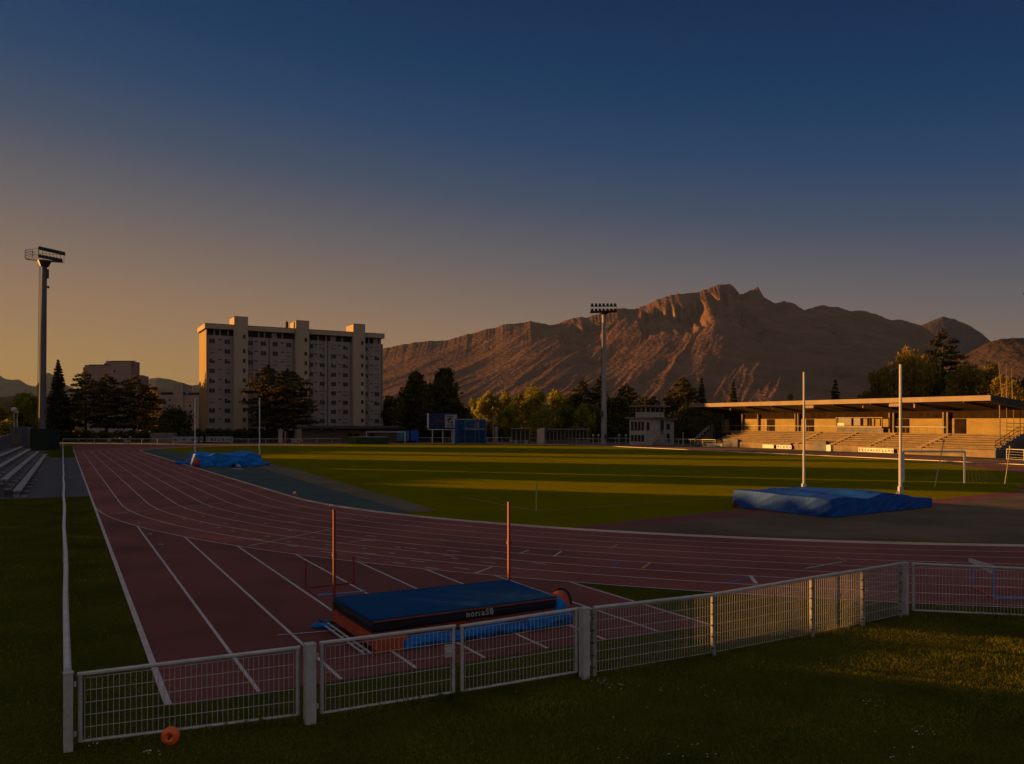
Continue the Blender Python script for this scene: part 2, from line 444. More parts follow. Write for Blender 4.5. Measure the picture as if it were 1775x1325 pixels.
def mountain_mat(name, forest, rock, rock_lo=0.62, patch=0.0, sc=0.004):
    m = bpy.data.materials.new(name); m.use_nodes = True; nt = m.node_tree; b = nt.nodes['Principled BSDF']
    b.inputs['Roughness'].default_value = 1.0; b.inputs['Specular IOR Level'].default_value = 0.0
    t = nt.nodes.new('ShaderNodeTexCoord'); g = nt.nodes.new('ShaderNodeNewGeometry'); sp = nt.nodes.new('ShaderNodeSeparateXYZ')
    nt.links.new(g.outputs['True Normal'], sp.inputs[0])
    n = nt.nodes.new('ShaderNodeTexNoise'); n.inputs['Scale'].default_value = sc; n.inputs['Detail'].default_value = 8; n.inputs['Roughness'].default_value = 0.7
    nt.links.new(t.outputs['Object'], n.inputs['Vector'])
    r = nt.nodes.new('ShaderNodeValToRGB'); e = r.color_ramp.elements
    e[0].position = 0.35; e[0].color = tuple(c * 0.72 for c in forest) + (1,); e[1].position = 0.68; e[1].color = tuple(c * 1.35 for c in forest) + (1,)
    nt.links.new(n.outputs['Fac'], r.inputs[0])
    # bare rock on the steepest faces
    ma = nt.nodes.new('ShaderNodeMath'); ma.operation = 'MULTIPLY_ADD'; ma.inputs[1].default_value = 0.22
    nt.links.new(n.outputs['Fac'], ma.inputs[0]); nt.links.new(sp.outputs[2], ma.inputs[2])
    mr = nt.nodes.new('ShaderNodeMapRange'); mr.inputs['From Min'].default_value = rock_lo; mr.inputs['From Max'].default_value = rock_lo - 0.06
    nt.links.new(ma.outputs[0], mr.inputs['Value'])
    mx = nt.nodes.new('ShaderNodeMixRGB'); mx.inputs[2].default_value = (*rock, 1)
    nt.links.new(mr.outputs[0], mx.inputs[0]); nt.links.new(r.outputs[0], mx.inputs[1]); nt.links.new(mx.outputs[0], b.inputs['Base Color'])
    n2 = nt.nodes.new('ShaderNodeTexNoise'); n2.inputs['Scale'].default_value = 0.03; n2.inputs['Detail'].default_value = 4
    nt.links.new(t.outputs['Object'], n2.inputs['Vector'])
    bp = nt.nodes.new('ShaderNodeBump'); bp.inputs['Strength'].default_value = 0.8; bp.inputs['Distance'].default_value = 24.0
    nt.links.new(n2.outputs['Fac'], bp.inputs['Height']); nt.links.new(bp.outputs[0], b.inputs['Normal'])
    return m
def ridge(name, sil, Yr, Yb, mt, label, seed, amp=0.12, power=1.25, nx=420, ny=90, cliffs=None, skew=0.0, freq=1.0, rough=3.0, base_py=735):
    """terrain whose crest follows a silhouette; foot at distance Yb, crest at Yr, falls away behind"""
    px = np.linspace(sil[0][0], sil[-1][0], nx)
    py = np.interp(px, [a for a, b in sil], [b for a, b in sil])
    f = noise2(seed); g2 = noise2(seed + 9)
    py = py + g2(px * 0.11, px * 0 + 2) * 0.9 * rough / 3 + g2(px * 0.35, px * 0 + 5) * 0.6 * rough / 3
    zr = HC + (CY0 - py) / F * Yr
    w_ = max(3, nx // 22); pad = np.pad(zr, w_, mode='edge')
    zmin = np.array([pad[i:i + 2 * w_ + 1].min() for i in range(nx)])
    kern = np.hanning(2 * w_ + 3)[1:-1]; kern /= kern.sum()
    zs = np.convolve(np.pad(zmin, w_, mode='edge'), kern, 'valid')
    V = np.zeros((ny + 12, nx, 3))
    for j in range(ny + 12):
        t = j / (ny - 1)
        if t <= 1:
            Y = Yb + (Yr - Yb) * t
            X = (px - CX) / F * Yr * (Y / Yr) ** 0.6
            prof = t ** power
            xs = X / 700.0 * freq + skew * t * 4
            n = fbm(f, xs, np.full_like(xs, t * 1.0 * freq), 3, True)
            n1 = fbm(g2, xs * 3.3 + 0.8 * n, np.full_like(xs, t * 1.6), 5, True)
            n2 = fbm(f, xs * 11.0 + 2.5 * n1, np.full_like(xs, t * 9.0), 4)
            env = (t ** 0.6) * (1 - t) ** 0.6 * 2.0
            mixw = np.clip((t - 0.62) / 0.38, 0, 1) ** 2; zb = zs * (1 - mixw) + zr * mixw
            z = zb * prof + zs * amp * env * (0.75 * n + 0.26 * n1 + 0.13 * n2)
            if cliffs:
                for (c0, c1, tc_, h) in cliffs:
                    w = np.clip(np.minimum((px - c0) / 12.0, (c1 - px) / 12.0), 0, 1)
                    ed = tc_ + 0.035 * g2(px * 0.14, px * 0)
                    drop = 1 / (1 + np.exp(-(t - ed) / 0.006))
                    fade = np.clip((ed - t) / 0.22, 0, 1)
                    z = z - w * h * zr * (1 - drop) * (1 - fade)
            lim = zb * (Y / Yr) * 0.985
            z = np.minimum(z, np.where(t < 0.97, lim, zr))
        else:
            k = (t - 1) * (ny - 1) / 12.0
            Y = Yr + (Yr - Yb) * 0.6 * k
            X = (px - CX) / F * Yr
            z = zr * (1 - k) ** 1.0 * 1.0
        V[j, :, 0] = X; V[j, :, 1] = Y; V[j, :, 2] = np.maximum(z, -2.0)
    ii, jj = np.meshgrid(np.arange(nx - 1), np.arange(ny + 11))
    a = (jj * nx + ii).ravel()
    Q = np.stack([a, a + 1, a + nx + 1, a + nx], 1)
    o = np_mesh(name, V.reshape(-1, 3), Q, mt, smooth=False)
    return tag(o, label, kind='structure')
main = [(420, 662), (500, 640), (600, 618), (664, 604), (700, 597), (740, 591), (775, 590), (790, 586), (810, 580), (850, 570), (875, 563), (905, 560), (920, 557), (940, 561), (955, 564), (970, 560), (985, 553), (1003, 549.5), (1015, 551.6),
        (1034, 545), (1050, 539), (1070, 535), (1102, 535.8), (1127, 526), (1140, 519), (1157, 514), (1173, 509.5), (1190, 509), (1209, 507), (1227, 500), (1243, 494), (1265, 492), (1274, 499), (1283, 510.7), (1298, 505), (1314, 496.5), (1324, 515), (1333, 520), (1344, 526), (1359, 521.5), (1378, 527.6), (1393, 538.4),
        (1405, 534), (1425, 530), (1452, 532.7), (1476, 540), (1488, 537.7), (1505, 541), (1520, 546), (1543, 554.7), (1564, 554), (1594, 564), (1620, 580), (1660, 610), (1700, 640), (1775, 665), (1900, 690)]
MM = mountain_mat('wooded_mountain_side', (0.130, 0.073, 0.054), (0.22, 0.14, 0.09), 0.37)
MF = mountain_mat('far_wooded_hill', (0.07, 0.05, 0.034), (0.14, 0.10, 0.07), 0.3)
ridge('mountain', main, 6500, 3300, MM, 'long wooded mountain with bare rocky crest under the evening sky', 3, amp=0.031, power=1.12, nx=1000, ny=230, skew=-0.75, freq=1.7,
      cliffs=[(965, 1045, 0.90, 0.05), (1100, 1215, 0.91, 0.10), (1222, 1275, 0.93, 0.07), (1255, 1300, 0.80, 0.05), (1405, 1430, 0.80, 0.05), (1365, 1385, 0.45, 0.04)])
MR = mountain_mat('right_hill_slope', (0.055, 0.036, 0.032), (0.10, 0.07, 0.05), 0.3)
ridge('hill', [(1480, 640), (1530, 606), (1560, 585), (1594, 565), (1615, 556), (1635, 549), (1652, 553), (1685, 566.5), (1700, 578), (1718, 592.5), (1760, 620), (1850, 660), (1950, 690)], 9000, 6900, MR, 'rounded dark hill behind the right shoulder of the mountain', 21, amp=0.06, nx=120, ny=40)
ridge('hill', [(1500, 690), (1560, 668), (1620, 646), (1660, 622), (1700, 600), (1720, 591), (1736, 587.5), (1775, 586), (1850, 575), (1950, 590), (2100, 640)], 3600, 2300, MR, 'wooded hill slope at the right edge', 33, amp=0.10, nx=200, ny=50, skew=0.4, freq=2)
ridge('hill', [(-700, 640), (-400, 655), (-150, 640), (-40, 641), (-8, 647), (0, 651), (8, 657), (20, 659), (33, 658), (47, 667), (63, 671), (72, 655), (82, 645), (90, 649), (110, 665), (160, 690), (230, 700)], 11000, 8000, MF, 'hazy peaks left of the light mast', 40, amp=0.05, nx=200, ny=36, rough=1.0)
ridge('hill', [(150, 700), (200, 690), (235, 676), (252, 661), (260, 656.5), (276, 655), (296, 658), (320, 665), (332, 669), (345, 667), (400, 660), (460, 668), (520, 690), (600, 710)], 10000, 7600, MF, 'hazy rounded hill between the tower blocks', 50, amp=0.05, nx=160, ny=36, rough=1.0)
ridge('hill', [(-900, 700), (-300, 692), (0, 689), (40, 684), (90, 690), (150, 700), (300, 712), (500, 720), (800, 726), (1100, 722), (1300, 712), (1500, 722), (1800, 718), (2200, 706)], 2300, 1300, mountain_mat('lower_wooded_hill', (0.04, 0.034, 0.016), (0.08, 0.06, 0.03), 0.2, sc=0.02), 'low wooded rise in front of the mountains', 60, amp=0.05, nx=500, ny=40, rough=4.0)
# ------------------------------------------------------------------ haze
HAZE = True
if HAZE:
    hz = MB(); hz.box((0, 6400, 700), (22000, 14400, 1404))
    hz.box((0, 0, 0), (0.001, 0.001, 0.001)) if False else None
    hm = bpy.data.materials.new('evening_haze'); hm.use_nodes = True
    nt = hm.node_tree; nt.nodes.clear()
    pv = nt.nodes.new('ShaderNodeVolumePrincipled'); pv.inputs['Color'].default_value = (0.30, 0.46, 0.95, 1)
    pv.inputs['Density'].default_value = 1.05e-5; pv.inputs['Anisotropy'].default_value = 0.15
    oo = nt.nodes.new('ShaderNodeOutputMaterial'); nt.links.new(pv.outputs[0], oo.inputs['Volume'])
    tag(hz.build('haze', hm), 'thin warm evening haze over the valley', kind='stuff')
# ------------------------------------------------------------------ more materials
M['orange'] = mat('orange_vinyl', (0.42, 0.075, 0.03), 0.6, 0.18, 3.0)
M['redpost'] = mat('orange_red_post', (0.19, 0.018, 0.007), 0.7, 0.1, 6.0, spec=0.5)
M['darkred'] = mat('dark_red_metal', (0.20, 0.03, 0.025), 0.5, 0.2, 6.0, spec=0.4)
M['matblue'] = mat('blue_mat_cover', (0.003, 0.052, 0.16), 0.9, 0.08, 1.4, 0.6, 5.0, spec=0.1)
M['navy'] = mat('navy_mat_side', (0.007, 0.012, 0.03), 0.6, 0.3, 2.0, spec=0.3)
M['tarp'] = mat('blue_tarpaulin', (0.010, 0.075, 0.36), 0.6, 0.2, 1.5, 0.5, 6.0, spec=0.12)
M['tarp2'] = mat('bright_blue_tarpaulin', (0.006, 0.14, 0.52), 0.6, 0.2, 2.0, 0.5, 6.0, spec=0.12)
M['alu'] = mat('aluminium_pole', (0.62, 0.60, 0.58), 0.35, 0.08, 5.0, metallic=0.3, spec=0.5)
M['conc'] = mat('concrete', (0.25, 0.225, 0.205), 0.9, 0.2, 0.8, 0.5, 12.0)
M['concd'] = mat('grey_concrete', (0.12, 0.115, 0.13), 0.9, 0.22, 0.7, 0.5, 12.0)
M['plank'] = mat('bench_plank', (0.28, 0.265, 0.27), 0.7, 0.22, 2.0, 0.3, 20.0, stretch=(1, 1, 1))
M['stand'] = mat('stand_concrete', (0.18, 0.135, 0.09), 0.9, 0.2, 0.7, 0.5, 8.0)
M['ochre'] = mat('ochre_panel_wall', (0.22, 0.155, 0.052), 0.8, 0.14, 0.5, 0.3, 6.0, stretch=(1, 1, 3))
M['darkp'] = mat('dark_opening', (0.022, 0.014, 0.010), 1.0, 0.3, 1.0, spec=0.0)
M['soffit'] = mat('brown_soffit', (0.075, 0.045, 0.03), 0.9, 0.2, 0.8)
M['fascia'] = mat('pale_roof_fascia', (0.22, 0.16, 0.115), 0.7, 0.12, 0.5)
M['roofd'] = mat('dark_roof_sheet', (0.05, 0.05, 0.055), 0.8, 0.2, 0.5)
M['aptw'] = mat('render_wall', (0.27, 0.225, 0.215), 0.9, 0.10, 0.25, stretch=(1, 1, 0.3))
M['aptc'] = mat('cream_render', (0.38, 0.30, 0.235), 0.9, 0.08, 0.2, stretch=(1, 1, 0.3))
M['aptg'] = mat('sunlit_gable', (0.28, 0.18, 0.07), 0.9, 0.08, 0.2, stretch=(1, 1, 0.3))  # warm sunlight put into the colour of the walls facing left
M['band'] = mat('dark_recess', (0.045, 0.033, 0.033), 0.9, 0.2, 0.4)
M['glass'] = mat('dark_window_glass', (0.012, 0.011, 0.014), 0.35, 0.5, 0.9, spec=0.35)
M['shut'] = mat('pale_shutter', (0.24, 0.22, 0.24), 0.7, 0.1, 2.0)
M['bluew'] = mat('blue_awning', (0.03, 0.07, 0.25), 0.7, 0.1, 2.0)
M['boardb'] = mat('board_blue', (0.004, 0.014, 0.075), 0.6, 0.1, 1.0)
M['boardw'] = mat('board_white', (0.24, 0.24, 0.29), 0.6, 0.06, 1.0)
M['greenm'] = mat('green_vinyl', (0.010, 0.030, 0.018), 0.7, 0.2, 1.5)
M['greenl'] = mat('light_green_vinyl', (0.03, 0.055, 0.012), 0.7, 0.2, 1.5)
M['greyt'] = mat('pale_grey_top', (0.20, 0.24, 0.17), 0.6, 0.15, 1.5)
M['netb'] = mat('blue_netting', (0.01, 0.09, 0.30), 0.8, 0.15, 2.0)
M['maste'] = mat('mast_concrete', (0.13, 0.12, 0.135), 0.8, 0.12, 0.6)
M['steel'] = mat('dark_steel', (0.06, 0.05, 0.05), 0.5, 0.2, 2.0, metallic=0.3)
M['bark'] = mat('bark', (0.075, 0.05, 0.035), 0.95, 0.3, 2.0, 0.6, 14.0)
M['globe'] = mat('white_globe', (0.45, 0.42, 0.42), 0.4, 0.05, 2.0)
M['orangep'] = mat('orange_plastic', (0.85, 0.13, 0.02), 0.4, 0.1, 12.0, spec=0.5)
M['yellowp'] = mat('yellowed_pole', (0.42, 0.36, 0.14), 0.5, 0.1, 3.0)
M['hbl'] = mat('hurdle_blue', (0.10, 0.20, 0.50), 0.4, 0.1, 4.0, spec=0.5)
M['hred'] = mat('hurdle_red', (0.45, 0.04, 0.02), 0.5, 0.1, 4.0)
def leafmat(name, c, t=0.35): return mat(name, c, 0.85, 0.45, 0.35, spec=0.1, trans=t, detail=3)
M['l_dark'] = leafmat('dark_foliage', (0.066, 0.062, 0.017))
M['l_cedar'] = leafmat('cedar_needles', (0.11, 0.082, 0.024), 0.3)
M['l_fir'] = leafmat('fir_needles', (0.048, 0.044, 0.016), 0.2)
M['l_gold'] = leafmat('sunlit_golden_leaves', (0.24, 0.215, 0.022), 0.5)  # evening sun partly put into the leaf colour, beyond its own yellow green
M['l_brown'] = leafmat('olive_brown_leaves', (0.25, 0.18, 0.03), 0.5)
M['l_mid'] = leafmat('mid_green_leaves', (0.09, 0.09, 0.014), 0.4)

# ------------------------------------------------------------------ trees
def leaves(P, size, rs, flat=0.0, elong=1.0, droop=False):
    n = len(P); size = np.broadcast_to(size, (n,)) * rs.uniform(0.6, 1.25, n)
    a = rs.normal(size=(n, 3))
    if flat: a[:, 2] *= (1 - flat)
    if droop: a = np.tile(np.array([[0.0, 0.0, 1.0]]), (n, 1)) + rs.normal(size=(n, 3)) * 0.25
    a /= np.linalg.norm(a, axis=1)[:, None]
    b = rs.normal(size=(n, 3))
    if flat: b[:, 2] *= (1 - flat)
    b -= a * (a * b).sum(1)[:, None]; b /= np.linalg.norm(b, axis=1)[:, None] + 1e-9
    A = a * (size * elong / 2)[:, None]; B = b * (size / 2)[:, None]
    V = np.stack([P - A - B * 0.6, P + A * 0.3 - B, P + A + B * 0.5, P - A * 0.4 + B], 1).reshape(-1, 3)
    return V, np.arange(4 * n).reshape(n, 4)
def crown_points(kind, h, w, rs, n):
    """points of a crown of total height h, width w, in local coordinates"""
    if kind in ('broad', 'poplar', 'birch', 'willow', 'round'):
        z0 = {'broad': 0.16, 'poplar': 0.10, 'birch': 0.14, 'willow': 0.08, 'round': 0.05}[kind] * h
        nb = {'broad': 38, 'poplar': 30, 'birch': 46, 'willow': 30, 'round': 34}[kind]
        cs, rr = [], []
        for i in range(nb):
            t = (i + 0.5) / nb
            ph = rs.uniform(0, 6.28)
            prof = {'broad': math.sin(math.pi * (0.12 + 0.80 * t)) ** 0.6, 'poplar': 0.9 * math.sin(math.pi * (0.18 + 0.76 * t)) ** 0.6,
                    'birch': math.sin(math.pi * (0.15 + 0.82 * t)) ** 0.8, 'willow': math.sin(math.pi * (0.25 + 0.66 * t)) ** 0.5,
                    'round': math.sqrt(max(0.02, 1 - t ** 2.4))}[kind]
            r = w / 2 * prof
            rb = w * (rs.uniform(0.085, 0.15) if kind in ('broad', 'birch', 'poplar') else rs.uniform(0.11, 0.18))
            d = max(0, r - rb * 0.8) * rs.uniform(0.35, 1.08)
            cs.append((d * math.cos(ph), d * math.sin(ph), z0 + (h - z0 - rb * 0.7) * t)); rr.append(rb)
        cs = np.array(cs); rr = np.array(rr)
        k = rs.choice(nb, n, p=rr ** 2 / (rr ** 2).sum())
        d = rs.normal(size=(n, 3)); d /= np.linalg.norm(d, axis=1)[:, None]
        rad = rr[k] * rs.uniform(0.45, 1.08, n) ** 0.5 * np.where(rs.rand(n) < 0.14, 1.35, 1.0)
        P = cs[k] + d * rad[:, None] * np.array([1, 1, 1.15])
        if kind in ('willow', 'birch'):
            m_ = rs.rand(n) < (0.6 if kind == 'willow' else 0.3)
            P[m_, 2] -= rs.uniform(0, (0.22 if kind == 'willow' else 0.10) * h, m_.sum())
        P[:, 2] = np.maximum(P[:, 2], 0.3)
        return P
    if kind == 'fir':
        lv = int(h / 0.85); t = rs.uniform(0, 1, n) ** 0.62
        t = 1 - t                        # many low down
        li = np.floor(t * lv); fr = t * lv - li
        ph = rs.randint(0, 11, n) * (2 * math.pi / 11) + li * 1.1 + rs.normal(size=n) * 0.13
        R = w / 2 * (1 - (li + 0.2) / lv) ** 0.85 * (0.78 + 0.35 * rs.rand(lv + 1)[li.astype(int)])
        r = R * rs.uniform(0.05, 1, n) ** 0.6
        z = h * (0.06 + 0.94 * (li + 0.5) / lv) - r * 0.28 + rs.normal(size=n) * 0.12
        return np.stack([r * np.cos(ph), r * np.sin(ph), np.maximum(z, 0.2)], 1)
    if kind == 'cedar':
        arms = []
        na = 46
        for i in range(na):
            t = (i + 0.5) / na
            z = h * (0.18 + 0.80 * t); ph = i * 2.4 + rs.uniform(-0.4, 0.4)
            prof = (math.sin(math.pi * min(1, 0.28 + 0.72 * t)) ** 0.7) if t > 0.3 else 0.92
            L = w / 2 * max(0.12, prof) * rs.uniform(0.6, 1.1)
            arms.append((z, ph, L))
        arms = np.array(arms); p = arms[:, 2] ** 1.3; k = rs.choice(na, n, p=p / p.sum())
        z, ph, L = arms[k].T
        r = L * rs.uniform(0.08, 1.0, n) ** 0.7
        side = rs.normal(size=n) * (0.10 * L + 0.13 * r)
        x = r * np.cos(ph) - side * np.sin(ph); y = r * np.sin(ph) + side * np.cos(ph)
        zz = z + r * 0.10 - (r / L) ** 3 * 0.35 + rs.normal(size=n) * (0.16 + 0.03 * h / 10)
        return np.stack([x, y, np.maximum(zz, 0.4)], 1)
def tree(kind, px, ytop, wpx, Y, mt, label, n=2600, size=0.5, name=None, cat='tree', group=None, seed=None, base=0.0, trunk=True):
    c = PX(px, Y, base); h = ZA(ytop, Y) - base; w = wpx / F * Y * {'fir': 1.1, 'cedar': 1.28}.get(kind, 1.45)
    rs = np.random.RandomState(seed if seed is not None else int(px * 7 + Y))
    nm = name or {'broad': 'broadleaf_tree', 'poplar': 'poplar_tree', 'birch': 'birch_tree', 'willow': 'willow_tree', 'round': 'round_tree', 'fir': 'fir_tree', 'cedar': 'cedar_tree'}[kind]
    t = thing(nm, c, label, cat, group)
    P = crown_points(kind, h, w, rs, int(n * 1.5)) + np.array(c)
    flat = {'cedar': 0.65, 'fir': 0.45}.get(kind, 0.0)
    n = len(P); V, Q = leaves(P, size, rs, flat=flat, elong=1.3 if kind not in ('willow', 'birch') else 1.9, droop=kind == 'willow')
    np_mesh('crown', V, Q, M[mt], t)
    if trunk:
        b = MB(); r0 = max(0.12, h * 0.022)
        pts = [c, c + Vector((rs.uniform(-.1, .1), 0, h * 0.3)), c + Vector((rs.uniform(-.25, .25), rs.uniform(-.2, .2), h * 0.62)), c + Vector((0, 0, h * 0.93))]
        b.tube(pts, [r0, r0 * 0.8, r0 * 0.45, 0.04], 7)
        for i in range(7):
            z = h * (0.22 + 0.09 * i); ph = i * 2.4 + seed_f(px); L = w * 0.32 * (1 - 0.07 * i)
            up_ = 0.05 if kind in ('cedar', 'fir') else 0.6
            b.tube([c + Vector((0, 0, z)), c + Vector((L * 0.5 * math.cos(ph), L * 0.5 * math.sin(ph), z + L * 0.35 * up_)), c + Vector((L * math.cos(ph), L * math.sin(ph), z + L * up_))], [r0 * 0.4, r0 * 0.28, 0.03], 5)
        b.build('trunk', M['bark'], t)
    return t
def seed_f(px): return (px * 0.37) % 6.28

G1 = 'trees round the far end of the stadium'
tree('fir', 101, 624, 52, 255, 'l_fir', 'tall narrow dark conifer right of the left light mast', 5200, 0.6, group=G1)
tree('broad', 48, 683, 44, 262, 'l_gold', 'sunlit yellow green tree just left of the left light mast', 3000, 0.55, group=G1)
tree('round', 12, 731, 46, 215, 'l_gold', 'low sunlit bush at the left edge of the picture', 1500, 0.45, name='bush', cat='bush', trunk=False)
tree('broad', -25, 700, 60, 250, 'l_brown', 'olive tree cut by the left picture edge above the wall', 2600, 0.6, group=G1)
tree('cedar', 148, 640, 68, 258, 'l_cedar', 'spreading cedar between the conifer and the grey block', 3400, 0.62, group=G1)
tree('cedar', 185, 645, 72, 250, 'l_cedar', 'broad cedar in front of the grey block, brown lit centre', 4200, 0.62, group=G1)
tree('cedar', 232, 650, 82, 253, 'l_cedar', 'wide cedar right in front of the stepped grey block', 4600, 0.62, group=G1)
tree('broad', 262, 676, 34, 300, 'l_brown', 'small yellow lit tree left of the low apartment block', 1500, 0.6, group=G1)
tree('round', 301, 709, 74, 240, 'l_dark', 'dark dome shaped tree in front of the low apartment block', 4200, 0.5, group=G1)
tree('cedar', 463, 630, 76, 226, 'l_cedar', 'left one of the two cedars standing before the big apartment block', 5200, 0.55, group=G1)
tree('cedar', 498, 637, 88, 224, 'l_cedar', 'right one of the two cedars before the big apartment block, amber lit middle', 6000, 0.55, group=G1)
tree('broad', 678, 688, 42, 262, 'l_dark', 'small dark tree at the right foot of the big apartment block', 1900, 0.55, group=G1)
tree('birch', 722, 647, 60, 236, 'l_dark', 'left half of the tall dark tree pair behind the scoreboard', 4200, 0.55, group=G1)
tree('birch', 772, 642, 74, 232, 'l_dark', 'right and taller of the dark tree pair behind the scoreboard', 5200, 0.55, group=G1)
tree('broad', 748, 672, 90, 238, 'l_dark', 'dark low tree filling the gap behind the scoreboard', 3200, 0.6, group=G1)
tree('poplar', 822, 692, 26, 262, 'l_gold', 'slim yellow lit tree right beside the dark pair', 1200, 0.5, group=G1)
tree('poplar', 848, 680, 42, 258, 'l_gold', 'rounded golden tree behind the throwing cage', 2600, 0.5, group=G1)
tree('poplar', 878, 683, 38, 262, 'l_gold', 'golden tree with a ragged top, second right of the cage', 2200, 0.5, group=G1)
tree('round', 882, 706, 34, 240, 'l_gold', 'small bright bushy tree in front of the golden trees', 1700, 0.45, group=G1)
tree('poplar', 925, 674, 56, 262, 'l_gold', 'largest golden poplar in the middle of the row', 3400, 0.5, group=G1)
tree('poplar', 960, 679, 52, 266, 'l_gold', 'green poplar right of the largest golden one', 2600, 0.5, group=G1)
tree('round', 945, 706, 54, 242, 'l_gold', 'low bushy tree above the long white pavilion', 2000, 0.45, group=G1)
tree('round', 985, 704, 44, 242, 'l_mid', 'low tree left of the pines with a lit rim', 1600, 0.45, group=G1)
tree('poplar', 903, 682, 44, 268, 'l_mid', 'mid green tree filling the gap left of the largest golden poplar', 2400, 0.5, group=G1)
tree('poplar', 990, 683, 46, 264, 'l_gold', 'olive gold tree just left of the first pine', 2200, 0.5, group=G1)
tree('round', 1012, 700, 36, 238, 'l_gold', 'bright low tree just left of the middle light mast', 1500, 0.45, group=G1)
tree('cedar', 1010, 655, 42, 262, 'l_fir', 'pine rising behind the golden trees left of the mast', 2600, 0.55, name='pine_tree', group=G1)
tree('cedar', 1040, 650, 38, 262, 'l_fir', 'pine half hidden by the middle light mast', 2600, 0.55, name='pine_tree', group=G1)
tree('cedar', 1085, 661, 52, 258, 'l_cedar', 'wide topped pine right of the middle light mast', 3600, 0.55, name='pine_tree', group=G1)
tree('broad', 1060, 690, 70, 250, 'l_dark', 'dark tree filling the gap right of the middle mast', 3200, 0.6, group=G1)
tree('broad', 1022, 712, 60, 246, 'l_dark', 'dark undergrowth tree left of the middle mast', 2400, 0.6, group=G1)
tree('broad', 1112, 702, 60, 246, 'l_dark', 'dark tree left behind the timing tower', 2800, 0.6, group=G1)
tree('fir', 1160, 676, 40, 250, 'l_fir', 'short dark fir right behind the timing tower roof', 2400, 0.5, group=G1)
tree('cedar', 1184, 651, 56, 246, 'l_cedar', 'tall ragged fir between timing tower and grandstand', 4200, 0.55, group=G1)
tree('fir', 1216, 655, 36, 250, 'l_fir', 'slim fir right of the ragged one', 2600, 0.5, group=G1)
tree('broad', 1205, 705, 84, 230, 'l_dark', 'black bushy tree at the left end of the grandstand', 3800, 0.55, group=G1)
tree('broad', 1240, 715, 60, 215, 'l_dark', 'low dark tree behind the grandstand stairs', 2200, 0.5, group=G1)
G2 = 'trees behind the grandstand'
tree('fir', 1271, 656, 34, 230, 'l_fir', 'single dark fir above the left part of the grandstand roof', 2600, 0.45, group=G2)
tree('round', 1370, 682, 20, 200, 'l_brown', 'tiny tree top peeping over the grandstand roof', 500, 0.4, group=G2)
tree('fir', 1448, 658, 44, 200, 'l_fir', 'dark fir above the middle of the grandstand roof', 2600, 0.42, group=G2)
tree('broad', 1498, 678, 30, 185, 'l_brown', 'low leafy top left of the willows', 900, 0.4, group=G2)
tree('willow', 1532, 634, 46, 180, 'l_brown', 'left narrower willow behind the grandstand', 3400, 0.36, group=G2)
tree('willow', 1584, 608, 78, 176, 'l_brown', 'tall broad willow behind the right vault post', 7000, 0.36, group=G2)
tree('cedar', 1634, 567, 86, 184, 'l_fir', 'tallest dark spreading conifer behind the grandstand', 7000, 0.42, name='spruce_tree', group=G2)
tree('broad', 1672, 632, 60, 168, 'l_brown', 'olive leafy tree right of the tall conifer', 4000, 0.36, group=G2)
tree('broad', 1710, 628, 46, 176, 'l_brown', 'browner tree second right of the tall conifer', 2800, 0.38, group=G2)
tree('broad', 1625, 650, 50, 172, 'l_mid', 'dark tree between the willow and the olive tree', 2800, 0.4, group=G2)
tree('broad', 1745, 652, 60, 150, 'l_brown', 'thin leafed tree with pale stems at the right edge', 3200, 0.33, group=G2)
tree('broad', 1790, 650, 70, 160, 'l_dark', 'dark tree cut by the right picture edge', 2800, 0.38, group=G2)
# bare pale stems at the right edge
for k, (x0, x1, y1) in enumerate(((1741, 1731, 627), (1746, 1744, 632), (1757, 1753, 640))):
    b = MB(); p = PX(x0, 140); b.tube([p, PX((x0 * .6 + x1 * .4), 140, ZA(690, 140)), PX(x1, 140, ZA(y1, 140))], [0.13, 0.10, 0.03], 6)
    for j in range(5):
        q = PX(x1 + (x0 - x1) * j * 0.12, 140, ZA(y1 + 6 * j, 140)); b.bar(q, q + Vector(((-1) ** j * 0.7, 0.1, 0.55)), 0.03, 4, 0.01)
    tag(b.build('bare_tree', mat('pale_stem', (0.26, 0.18, 0.12), 0.9)), ('leftmost and tallest of the bare pale stems over the roof end', 'middle bare pale stem over the grandstand roof end', 'rightmost and shortest bare stem near the picture edge')[k], 'bare tree', 'bare stems at the grandstand end')
# branch tips of a near conifer reaching in from the right edge
TX = Vector((10.12, 12.0, 0))
t = thing('fir_tree', TX, 'near conifer whose branch tips reach in at the right edge', 'tree')
rs = np.random.RandomState(4)
P = crown_points('fir', 11.0, 3.9, rs, 9000); P[:, 2] += 3.2; P = P[P[:, 2] > 3.6]
P = [tuple(p + np.array(TX)) for p in P]
LONG = [(6.08, 2.50, 3.18), (5.90, 2.46, 3.10), (6.5, 2.2, 3.0)]
for (z, l, ph) in LONG:
    for i in range(420):
        r = l * rs.rand() ** 0.6; sd = rs.normal() * 0.13 * (1.15 - r / l)
        P.append((TX.x + r * math.cos(ph) - sd * math.sin(ph), TX.y + r * math.sin(ph) + sd * math.cos(ph), z - 0.10 * (r / l) ** 2 + 0.05 * math.sin(r * 9) + rs.normal() * 0.03))
V, Q = leaves(np.array(P), 0.11, rs, flat=0.5, elong=1.9)
np_mesh('crown', V, Q, M['l_dark'], t)
b = MB(); b.tube([TX, TX + Vector((0.05, 0, 5)), TX + Vector((0, 0, 10)), TX + Vector((0, 0, 14))], [0.24, 0.18, 0.09, 0.02], 9)
for (z, l, ph) in LONG: b.bar(TX + Vector((0, 0, z + 0.02)), TX + Vector((l * 0.95 * math.cos(ph), l * 0.95 * math.sin(ph), z - 0.09)), 0.045, 5, 0.008)
